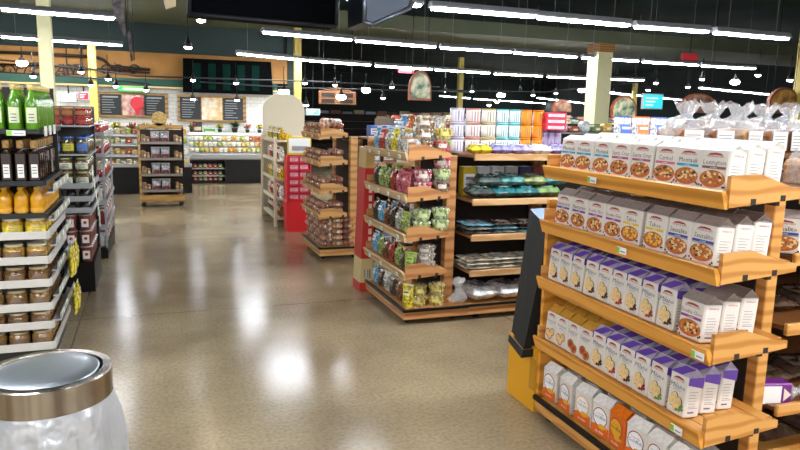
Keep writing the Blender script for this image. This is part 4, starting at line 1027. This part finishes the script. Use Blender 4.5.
for k,z in enumerate((.650,.505,.355,.235,.10)):
    for c in range(3):
        for r in range(5 if c==0 else 1):
            bd,ld=(('#c09a48','#dcd6b8'),('#7a5634','#b8aa8a'),('#8a6a3c','#b8aa8a'),('#7a5634','#c8bd9a'),('#8a6a3c','#b8aa8a'))[k]
            place(jar,(bd,ld,'#8a6a44',.060,[.105,.105,.108,.085,.098][k]),(LX-.07-c*.128,4.675+r*.128,z+.001),0,f'amber preserve jar, {NUM[r]} from front, {NUM[c]} column, {NUM[k+1]} pale tray down')
for i,(y,z) in enumerate(((5.0,.46),(5.15,.44),(5.3,.46),(5.1,.17),(5.28,.16))):
    hg=bag('yellow',.11,.19,.04,(LX+.085,y,z),PI/2,f'yellow bag hanging on the left shelving side, {["upper first","upper second","upper third","lower first","lower second"][i]}'); hg.name='hanging_snack_bag'

# ================================================================== second left unit (L2)
t=empty('shelving_unit',(-1.15,6.35,0)); W2=.65; tag(t,'second left unit stacked with jars over grey trays on a black base','shelving')
MB().box(0,W2,0,.8,0,.262).build('black_base',M_blk,t)
for z in (.72,.82,.93): s=rack_shelf(z,M_gry,.025,t,dep=.8,W=W2,th=.02,lm=mat('tray_side','#b4b7ba',.5))
for z in (1.20,1.44): rack_shelf(z,M_shelfdk,.002,t,dep=.8,W=W2,th=.012,lm=M_sil)
MB().box(0,W2,.78,.8,.26,1.6).build('back_panel',mat('grey_back','#6a6a68',.6),t)
for y in (.74,): MB().box(W2-.02,W2-.002,y,y+.02,.26,1.44).build('upright',M_shelfdk,t)
for q in range(5): MB().box(W2+.013,W2+.016,.05+.14*q,.15+.14*q,.86-.12*q+.1,1.0-.12*q+.1,0).box(W2+.016,W2+.017,.06+.14*q,.14+.14*q,.88-.12*q+.1,.91-.12*q+.1,1).build('price_tag',[M_tag,M_grn],t)
X2=-.50
for q in range(2):
    for r in range(7):
        for c in range(4):
            if c and r: continue
            cl=['#a8683c','#a03a34'][(c==0) if q else (c<2)]
            place(jar,(cl,'#c8a070' if q else '#a83a34','#b07040' if q else '#b84038',.047,.075),(X2-.055-c*.10,6.41+r*.10,1.441+q*.076),0,f'small {"brown" if q else "red"} jar, {["lower","upper"][q]} tier, {NUM[r]} from front, {NUM[c]} column, jar unit top')
for c in range(4):
    for r in range(7 if c==0 else 1):
        kd=[('#5a5630','#3f5fa0','#4f78c8'),('#5a4a24','#3f5fa0','#d8d23c')][(c+r)%2]
        place(jar,kd+(.049,.145),(X2-.055-c*.105,6.41+r*.105,1.201),0,f'blue-lidded jar, {NUM[r]} from front, {NUM[c]} column, second shelf of jar unit')
for q in range(2):
    for c in range(3):
        for r in range(5 if c==0 else 1):
            place(jar,('#5a4426','#a8b078','#e0e4c8',.058,.12),(X2-.065-c*.125,6.42+r*.122,.931+q*.1205),0,f'wide dark jar with pale label, {["lower","upper"][q]} tier, {NUM[r]} from front, {NUM[c]} column, jar unit')
for z,nm in ((.72,'lower'),(.82,'upper')):
    for c in range(4):
        for r in range(4 if c==0 else 1): place(jar,('#1f1a18','#1f1a18','#2f2a28',.04,.07),(X2-.06-c*.1,6.42+r*.1,z+.001),0,f'squat black jar in the {nm} grey tray, {NUM[r]} from front, {NUM[c]} column')
def cup(c):
    t=empty('deli_cup'); MB().lathe([(.038,0),(.048,.12),(.052,.122),(.052,.128)],14).build('cup',mat('cup_brown',c,.35,var=.25,vscale=40),t)
    MB().lathe([(.054,.126),(.054,.134),(.03,.138)],14).build('lid',M_sil,t)
    MB().box(-.028,.028,-.055,-.050,.03,.10).disc(0,.07,.014,.014,-.0555,1,8).build('label',[M_tag,M_red],t); return t
CATS['cup']='tub'
for q in range(3):
    for c in range(4):
        for r in range(6 if c==0 else 1): place(cup,('#a4584a',),(X2-.06-c*.115,6.415+r*.115,.263+q*.14),0,f'brown tub with white label, {["bottom","middle","top"][q]} tier, {NUM[r]} from front, {NUM[c]} column, jar unit')
# third left unit, seen edge-on
t=empty('shelving_unit',(-1.0,7.75,0)); W3=.53; tag(t,'third left unit seen edge-on with red jars and coloured packs','shelving')
MB().box(0,W3,0,1.5,0,.12).build('base',M_blk,t); MB().box(0,.02,0,1.5,.1,1.45).build('back_panel',M_dk,t)
for z in (.35,.60,.85,1.10,1.32): rack_shelf(z,M_sil,.02,t,dep=1.5,W=W3,th=.02)
for y in (.0,1.47): MB().box(W3-.02,W3,y,y+.03,.1,1.3).build('upright',M_sil,t)
for k,z in enumerate((.121,.351,.601,.851,1.101,1.321)):
    for r in range(10):
        if k>=3: place(jar,('#a83028','#e8e0d4','#c03a30',.045,.11),(-.53,7.82+r*.14,z),PI/2,f'red jar on the third left unit, {NUM[r]} from front, {NUM[5-k]} shelf down')
        else: place(small_pack,(['#c8c4c0','#8a2a38','#d8d4cc','#6a5a70'][(r+k)%4],.12,.09,.15),(-.53,7.82+r*.14,z),PI/2,f'{["grey","maroon","off-white","mauve"][(r+k)%4]} pack on the third left unit, {NUM[r]} from front, {NUM[k]} shelf up')
    if k>=3: place(jar,('#a83028','#e8e0d4','#c03a30',.045,.11),(-.64,7.82,z),0,f'red jar behind the aisle column of the third left unit, {NUM[5-k]} shelf down')

# ================================================================== trash bin
t=empty('trash_bin',(-.325,2.235,0)); R=.186
st=random.getstate(); random.seed(3)
MB().lathe([(.165,0),(.17,.02),(.175,.55),(.178,.70)],40).build('bin_body',M_stl,t)
rg=MB()
for pr_ in ([(R-.006,.715),(R,.718)],[(R,.718),(R,.796)],[(R,.796),(R-.003,.800)],[(R-.003,.800),(R-.026,.801)],[(R-.026,.801),(R-.027,.799),(R-.027,.775)]): rg.lathe(pr_,72,cap=False)
rg.build('steel_ring',mat('ring_steel','#8d8175',.26,1.0,col2='#c4bcb0',vscale=1.2,stretch=(16,16,.2)),t)  # brown streaked reflections of the brushed ring put into its colour
M_lid=mat('lid_steel','#c4ccd2',.34,1.0,bump=.03,bscale=5,stretch=(1,50,1))
MB().lathe([(.001,.001),(.05,.001),(.10,-.0005),(.148,-.003),(.1535,-.006),(.150,-.012)],48,cap=False,M=T(-.004,0,.800,ry=-.03,rx=.02)).build('swing_lid',M_lid,t)
MB().lathe([(.001,.74),(.152,.74),(.153,.775)],48,cap=False).build('dark_inner_rim',M_blk,t)
vs=[];fs=[];n=90; prof=[(.181,.722),(.190,.70),(.196,.66),(.203,.58),(.210,.48),(.216,.36),(.206,.22),(.196,.15)]
ph=[random.uniform(0,6) for _ in range(6)]
for k,(r,z) in enumerate(prof):
    for i in range(n):
        a=2*PI*i/n; w=(.0005+.0085*min(1,k/3))
        q=r+w*(math.sin(9*a+ph[0]+k*.25)+.7*math.sin(17*a+ph[1]-k*.3)+.5*math.sin(31*a+ph[2]+k*.5)+.4*math.sin(47*a+ph[3]))
        vs.append((q*math.cos(a),q*math.sin(a),z+(random.uniform(-.015,.015) if k==7 else 0)))
for k in range(len(prof)-1):
    for i in range(n): j=(i+1)%n; fs.append((k*n+i,(k+1)*n+i,(k+1)*n+j,k*n+j))
MB().add(vs,fs,0,True).build('bin_liner',plastic('liner','#d6d9dc',.66,.2,.22,1.0,16),t)
random.setstate(st)
tag(t,'round steel-rimmed trash bin with white plastic liner in the left foreground','trash bin')

# ================================================================== rolling rack
t=empty('rolling_rack',(-.20,11.75,0)); RW=.70
M_rk=wood('rack_oak','#8f6a3a','#b8904f',.5,3)
for x in (0,RW-.03): MB().box(x,x+.03,0,.03,.07,1.30).box(x,x+.03,.32,.35,.07,1.25).build('side_post',M_rk if x==0 else M_blk,t)
MB().box(0,RW,.33,.35,.1,1.25).build('back_panel',M_dk,t)
for k in range(4):
    s=MB().box(.03,RW-.03,.0,.33,.24+k*.26,.255+k*.26).build('shelf',M_blk,t)
    MB().box(.03,RW-.03,-.01,.0,.245+k*.26,.285+k*.26).build('wire_lip',mat('wire','#8a8378',.4,metal=.4),s)
MB().box(0,RW,-.015,.35,.085,.20).build('base_board',M_rk,t); MB().box(0,RW,0,.03,1.27,1.34).build('top_board',M_rk,t)
MB().lathe([(.11,-.01),(.12,-.008),(.12,.008),(.11,.01)],24,M=T(RW/2-.02,0.0,1.43,rx=PI/2)).prism([(RW/2-.14,1.32),(RW/2+.10,1.32),(RW/2+.06,1.36),(RW/2-.10,1.36)],'y',-.01,.01).build('round_emblem',mat('emblem_gold','#b89a58',.5,var=.3,vscale=30),t)
for x in (.06,RW-.06):
    for y in (.04,.3): MB().lathe([(.03,-.014),(.036,-.01),(.036,.01),(.03,.014)],12,M=T(x,y,.037,rx=PI/2)).box(x-.012,x+.012,y-.012,y+.012,.05,.086).build('wheel',M_blk,t)
tag(t,'wheeled rack with a round gold emblem standing in the far aisle','rack')
def produce_bag(c):
    t=empty('produce_bag'); MB().box(-.055,.055,-.04,.04,0,.10,bev=.012).build('contents',mat('pb'+c,'#6a2a30',.6,var=.4,vscale=30),t,kind='stuff')
    pillow(MB(),.14,.19,.10,0,0,rnd=random.Random(2)).build('clear_pouch',M_bagw,t)
    MB().rect(-.03,.03,.05,.09,-.056,0).build('label',mat('dkred','#6a2430',.5),t); return t
CATS['produce_bag']='bag'
for k in range(4):
    for i in range(2): place(produce_bag,('#8a5a60',),(.06+i*.15,11.82,.256+k*.26),0,f'clear bag of red produce, {["left","right"][i]} one, {["bottom","third","second","top"][k]} level of the wheeled rack')
    for s in (0,1):
        for q in range(2): place(small_pack,('#b08a5c' if s else '#a8865c',.05,.10,.14-.03*q),(-.12+s*.50+q*.06,11.86,.256+k*.26),.3,f'brown packet {["left","right"][s]} of the clear bags, {["outer","inner"][q]}, {["bottom","third","second","top"][k]} rack level')

# ================================================================== coolers and deli counter
def cooler(X0,X1,Y,zb,levels,label,depth=.8):
    t=empty('cooler_case',(X0,Y,0)); W=X1-X0
    MB().box(0,W,.05,depth,0,zb).build('black_base',M_blk,t)
    MB().box(0,W,0,.08,zb,zb+.07,bev=.01).build('front_bumper',mat('bumper_grey','#a9a9a6',.4),t)
    for z in levels:
        u=.12+(z-levels[0])*.25
        s=MB().box(0,W,u,depth,z-.02,z).build('shelf',mat('case_shelf','#8f8d88',.4),t)
        MB().box(0,W,u-.01,u,z-.03,z+.012).build('shelf_edge',M_sil if z>levels[0] else M_gry,s)
    MB().box(0,W,depth,depth+.04,0,levels[-1]+.15).build('back_panel',M_wht,t)
    for z in levels[1:]: MB().box(.05,W-.05,.12+(z-levels[0])*.25+.03,.12+(z-levels[0])*.25+.06,z-.034,z-.022).build('added_case_light',mat('added_case_lamp','#ffffff',.4,emit='#fff6e6',es=1.0),t)  # glowing tubes added under the shelves to brighten the case
    tag(t,label,'cooler'); return t
cooler(-2.2,.72,13.6,.50,[.52,.72,.92,1.10],'open refrigerated case with black base behind the wheeled rack')
PC=['#d8cba0','#d8b860','#e8e4d8','#d0962a','#a0b04a','#c0582a','#e8e4d8','#d8cba0']
PCN=['cream','straw','white','golden','pale green','orange','white','cream']
random.seed(21)
for k,z in enumerate((.52,.72,.92,1.10)):
    for i in range(22):
        q=random.randrange(8); x=-1.5+i*.10
        place(small_pack,(PC[q],.085,.10,.09+.03*(i%2)),(x,13.6+.20+k*.05,z+.001),random.uniform(-.5,.5),f'{PCN[q]} chilled pack on the {["bottom","second","third","top"][k]} level of the cold case, {NUM[i]} from left','chilled packs in the cold case')
t=empty('deli_counter',(.55,15.25,0)); W=1.95
MB().box(0,W,.06,.72,0,.05).box(.95,W,.04,.72,.05,.50).box(0,.25,.04,.72,.05,.5).box(.25,.95,.35,.72,.05,.5).build('black_base',M_blk,t)
for z in (.16,.32): MB().box(.25,.95,.05,.35,z,z+.015).build('recess_shelf',M_sil,t)
MB().box(0,W,0,.7,.52,.66,bev=.03).build('grey_bumper',mat('counter_grey','#8d8f8f',.4),t)
for z,y in ((.68,.05),(.80,.2),(.92,.35)): MB().box(0,W,y,.72,z-.02,z).build('display_step',mat('step_grey','#8c8a84',.4),t)
MB().box(0,W,.50,.72,1.08,1.10).build('top_ledge',mat('ledge_glass','#c8d4d6',.2),t)
for x in (.02,W-.05): MB().box(x,x+.03,.60,.64,.66,1.09).build('ledge_post',M_sil,t)
MB().box(.1,W-.1,.52,.56,1.05,1.075).build('added_case_light',MATS['added_case_lamp'],t)  # added glowing tube below the ledge, brightens the counter display
tag(t,'deli counter with cheeses over a grey bumper before the white tiles','counter')
for k,(z,y) in enumerate(((.68,15.35),(.80,15.52),(.92,15.66))):
    for i in range(19):
        q=random.choice((0,1,2,2,2,3,6,4)); x=.62+i*.10
        if i>14 and random.random()<.4: q=5
        place(small_pack,(PC[q],.088,.09,.10),(x,y,z+.001),random.uniform(-.9,.9),f'{PCN[q]} cheese pack on the {["front","middle","rear"][k]} step of the deli counter, {NUM[i]} from left','cheese packs on the deli counter')
for z in (.336,.176,.051):
    for i in range(6): place(small_pack,(['#a84a38','#6f8a4a','#c8a078','#b8584a'][i%4],.09,.1,.09),(.88+i*.105,15.42,z),0,f'{["brick red","green","tan","salmon red"][i%4]} pack in the deli counter recess, {["top","middle","bottom"][(.336,.176,.051).index(z)]} row, {NUM[i]} from left','packs in the deli counter recess')
def plant(kind):
    t=empty('potted_plant'); MB().lathe([(.05,0),(.07,.09),(.075,.1)],12).build('pot',mat('pot_dark','#3a2c20',.6),t)
    m=MB(); st=random.getstate(); random.seed(kind)
    for i in range(60):
        a=random.uniform(0,2*PI); e=random.uniform(.1,1.3); L=random.uniform(.10,.2); d=Vector((math.cos(a)*math.cos(e),math.sin(a)*math.cos(e),math.sin(e)))
        s=Vector((-d.y,d.x,0)).normalized()*.02; b=Vector((0,0,.1)); m.add([b+d*L*.3-s*.5,b+d*L*.3+s*.5,b+d*L*.75+s,b+d*L,b+d*L*.75-s],[(0,1,2,3,4)],0)
    m.build('foliage',mat('leaf'+kind,'#1f4a22' if kind=='bush' else '#4f7a34',.5,var=.3,vscale=20),t)
    if kind!='bush':
        f=MB(); 
        for i in range(12): a=random.uniform(0,2*PI); f.blob((.09*math.cos(a),.09*math.sin(a),.2+random.uniform(-.03,.05)),.025,0,7,4,.1)
        f.build('blossoms',mat('blos'+kind,{'red':'#c8303c','yellow':'#e8c83c'}[kind],.5),t)
    random.setstate(st); return t
CATS['plant']='potted plant'
for i,(kd,x) in enumerate((('red',.85),('yellow',1.45),('bush',1.78),('red',2.06),('yellow',2.33))):
    place(plant,(kd,),(x,15.80,1.101),0,{0:'red flowers in a dark pot at the left of the deli ledge',1:'yellow flowers in a dark pot left of the dark bush',2:'dark green bushy plant on the deli ledge',3:'red flowers just right of the dark green bush',4:'yellow flowers at the right end of the deli ledge'}[i],scale=1.0 if kd=='bush' else .7)
for i,(kd,x) in enumerate((('red',-.95),('yellow',-.62),('red',-.35),('yellow',-.1),('red',.3))):
    place(plant,(kd,),(x,14.25,1.101+.0),0,f'{["red","yellow","red","yellow","red"][i]} flowers on top of the refrigerated case, {NUM[i]} from the left',scale=.8)
for i,(x0,x1,y0,y1,c) in enumerate(((193,202,122,134,'#1f2420'),(204,215,129,134,'#3a9a3c'))):
    a=aY(x0,y1,15.8); b=aY(x1,y0,15.8); m=MB().box(0,b.x-a.x,0,.015,0,b.z-a.z,0).box(.02,b.x-a.x-.02,-.003,0,(b.z-a.z)*.3,(b.z-a.z)*.6,1).build('counter_sign',[mat('cs'+c,c,.5),mat('csb','#d8c0a0',.5)])
    m.location=(a.x,15.80,a.z); tag(m,['small dark sign standing at the back of the deli counter','small green sign standing at the back of the deli counter'][i],'sign')
# menu boards
def menu(px0,px1,py0,py1,pic,label):
    a=aY(px0,py1,15.9); b=aY(px1,py0,15.9); w=b.x-a.x; h=b.z-a.z; t=empty('menu_board',(a.x,15.9,a.z))
    MB().box(0,w,0,.05,0,h).build('wood_frame',wood('board_oak','#7f5e34','#a88550',.5,3),t)
    m=.05; cw=(w-2*m)/3
    for i in (0,2):
        ch=MB().box(m+cw*i,m+cw*(i+1)-.02,-.01,0,m,h-m,0)
        for r in range(7): ch.rect(m+cw*i+.04,m+cw*i+.04+random.uniform(.2,.36)*cw*1.8,m+.05+r*.052,m+.062+r*.052,-.011,1)
        ch.rect(m+cw*i+.06,m+cw*(i+1)-.08,h-m-.07,h-m-.04,-.011,1)
        ch.build('chalk_panel',[mat('chalkboard','#23282b',.6),mat('chalk','#9aa0a4',.7)],t)
    MB().box(m+cw,m+cw*2-.02,-.012,0,m,h-m).build('food_picture',pic,t)
    tag(t,label,'menu board')
menu(178,246,96.5,121.5,mat('pict_cheese','#d8b070',.5,col2='#e8e4d0',vscale=6),'wood-framed chalk menu board above the deli counter, right one')
menu(98,168,93.5,117,mat('pict_meat','#b84a5a',.5,col2='#e0c8b8',vscale=6),'wood-framed chalk menu board with a pink picture, left one')
a=aY(137,103,15.7); m=MB().lathe([(.11,-.02),(.13,-.015),(.13,.015),(.11,.02)],20,M=T(rx=PI/2)).prism([(-.10,-.06),(.10,-.06),(0,-.26)],'y',-.018,.018).build('hanging_cutout',mat('cut_red','#d02c38',.5)); m.location=a; tag(m,'red heart-like hanging cutout before the left menu board','sign')
# distant dark gondolas with light tops, far right and centre
def far_gondola(X0,X1,Y,z,label,c):
    t=empty('shelving_unit',(X0,Y,0)); W=X1-X0; tag(t,label,'shelving')
    MB().box(0,W,0,.9,0,.12).build('base',M_blk,t); MB().box(0,W,.43,.47,.1,z).build('centre_panel',M_dk,t)
    for k in range(4):
        s=MB().box(0,W,0,.9,.33+k*(z-.50)/3,.35+k*(z-.50)/3).build('shelf',mat('far_shelf','#8a8a86',.5),t)
    MB().box(-.03,0,0,.9,0,z+.02).build('end_panel',mat('far_end','#5a4a38',.6),t)
for i,(X0,X1,Y,z) in enumerate(((3.6,14,10.2,1.50),(4.6,16,13.2,1.52),(6,20,17.5,1.55),(8,26,22.5,1.6),(10,29,28,1.65),(5,29,36,1.7))):
    far_gondola(X0,X1,Y,z,f'distant store shelving run, {NUM[i]} one behind the bread stand',0)
    nn=[44,44,44,44,36,36][i]; st=(X1-X0-.2)/nn
    if i>1:
        sm=globals().setdefault('FARM',MB())
        for q in range(nn):
            hh=[.14,.2,.11,.17][(q*7+i)%4]; sm.box(X0+.15+q*st,X0+.15+(q+.82)*st,Y+.05,Y+.25,z-.149,z-.149+hh,(q*3+i)%4)
        continue
    for q in range(nn):
        c=['#b8c4cc','#c8b48a','#8a9aa8','#d8d4c8','#7a8a5a','#a85a48','#4a7ab0','#c8a04a'][(q*3+i*5+q//4)%8]
        place(small_pack,(c,round(st*.82,2),.2,[.14,.2,.11,.17][(q*7+i)%4]),(X0+.15+q*st,Y+.15,z-.149),0,f'distant {["pale blue","tan","grey blue","off-white","green","brick","blue","golden"][(q*3+i*5+q//4)%8]} pack atop the {NUM[i]} far shelving run, {NUM[q]} from left',f'packs atop the {NUM[i]} far run')
fo=FARM.build('food_pack',[mat('fs%d'%k,c,.5) for k,c in enumerate(('#b8c4cc','#c8b48a','#8a9aa8','#a85a48'))]); fo['kind']='stuff'; tag(fo,'packed goods atop the most distant store shelving runs','packages')
# ================================================================== camera, world, render settings
cd=bpy.data.cameras.new('camera'); cam=bpy.data.objects.new('camera',cd); COL.objects.link(cam)
cd.sensor_width=36; cd.lens=36*F/800; cd.clip_end=200; cd.clip_start=.05
xr=Vector((XV.x,YV.x,UP.x)); yu=-Vector((XV.y,YV.y,UP.y)); zb=-Vector((XV.z,YV.z,UP.z))
cam.matrix_world=Matrix(((xr.x,yu.x,zb.x,0),(xr.y,yu.y,zb.y,0),(xr.z,yu.z,zb.z,H),(0,0,0,1)))
sc.camera=cam
wd=bpy.data.worlds.new('world'); sc.world=wd; wd.use_nodes=True
wd.node_tree.nodes['Background'].inputs[0].default_value=(1,.98,.95,1); wd.node_tree.nodes['Background'].inputs[1].default_value=.42
sc.view_settings.view_transform='Standard'; sc.view_settings.look='None'; sc.view_settings.exposure=1.44; sc.view_settings.gamma=1
try: sc.view_settings.use_curve_mapping=False
except Exception: pass
sc.cycles.use_denoising=True; sc.cycles.max_bounces=7; sc.cycles.transparent_max_bounces=16; sc.cycles.sample_clamp_indirect=6
sc.cycles.caustics_reflective=False; sc.cycles.caustics_refractive=False
bpy.context.view_layer.update()
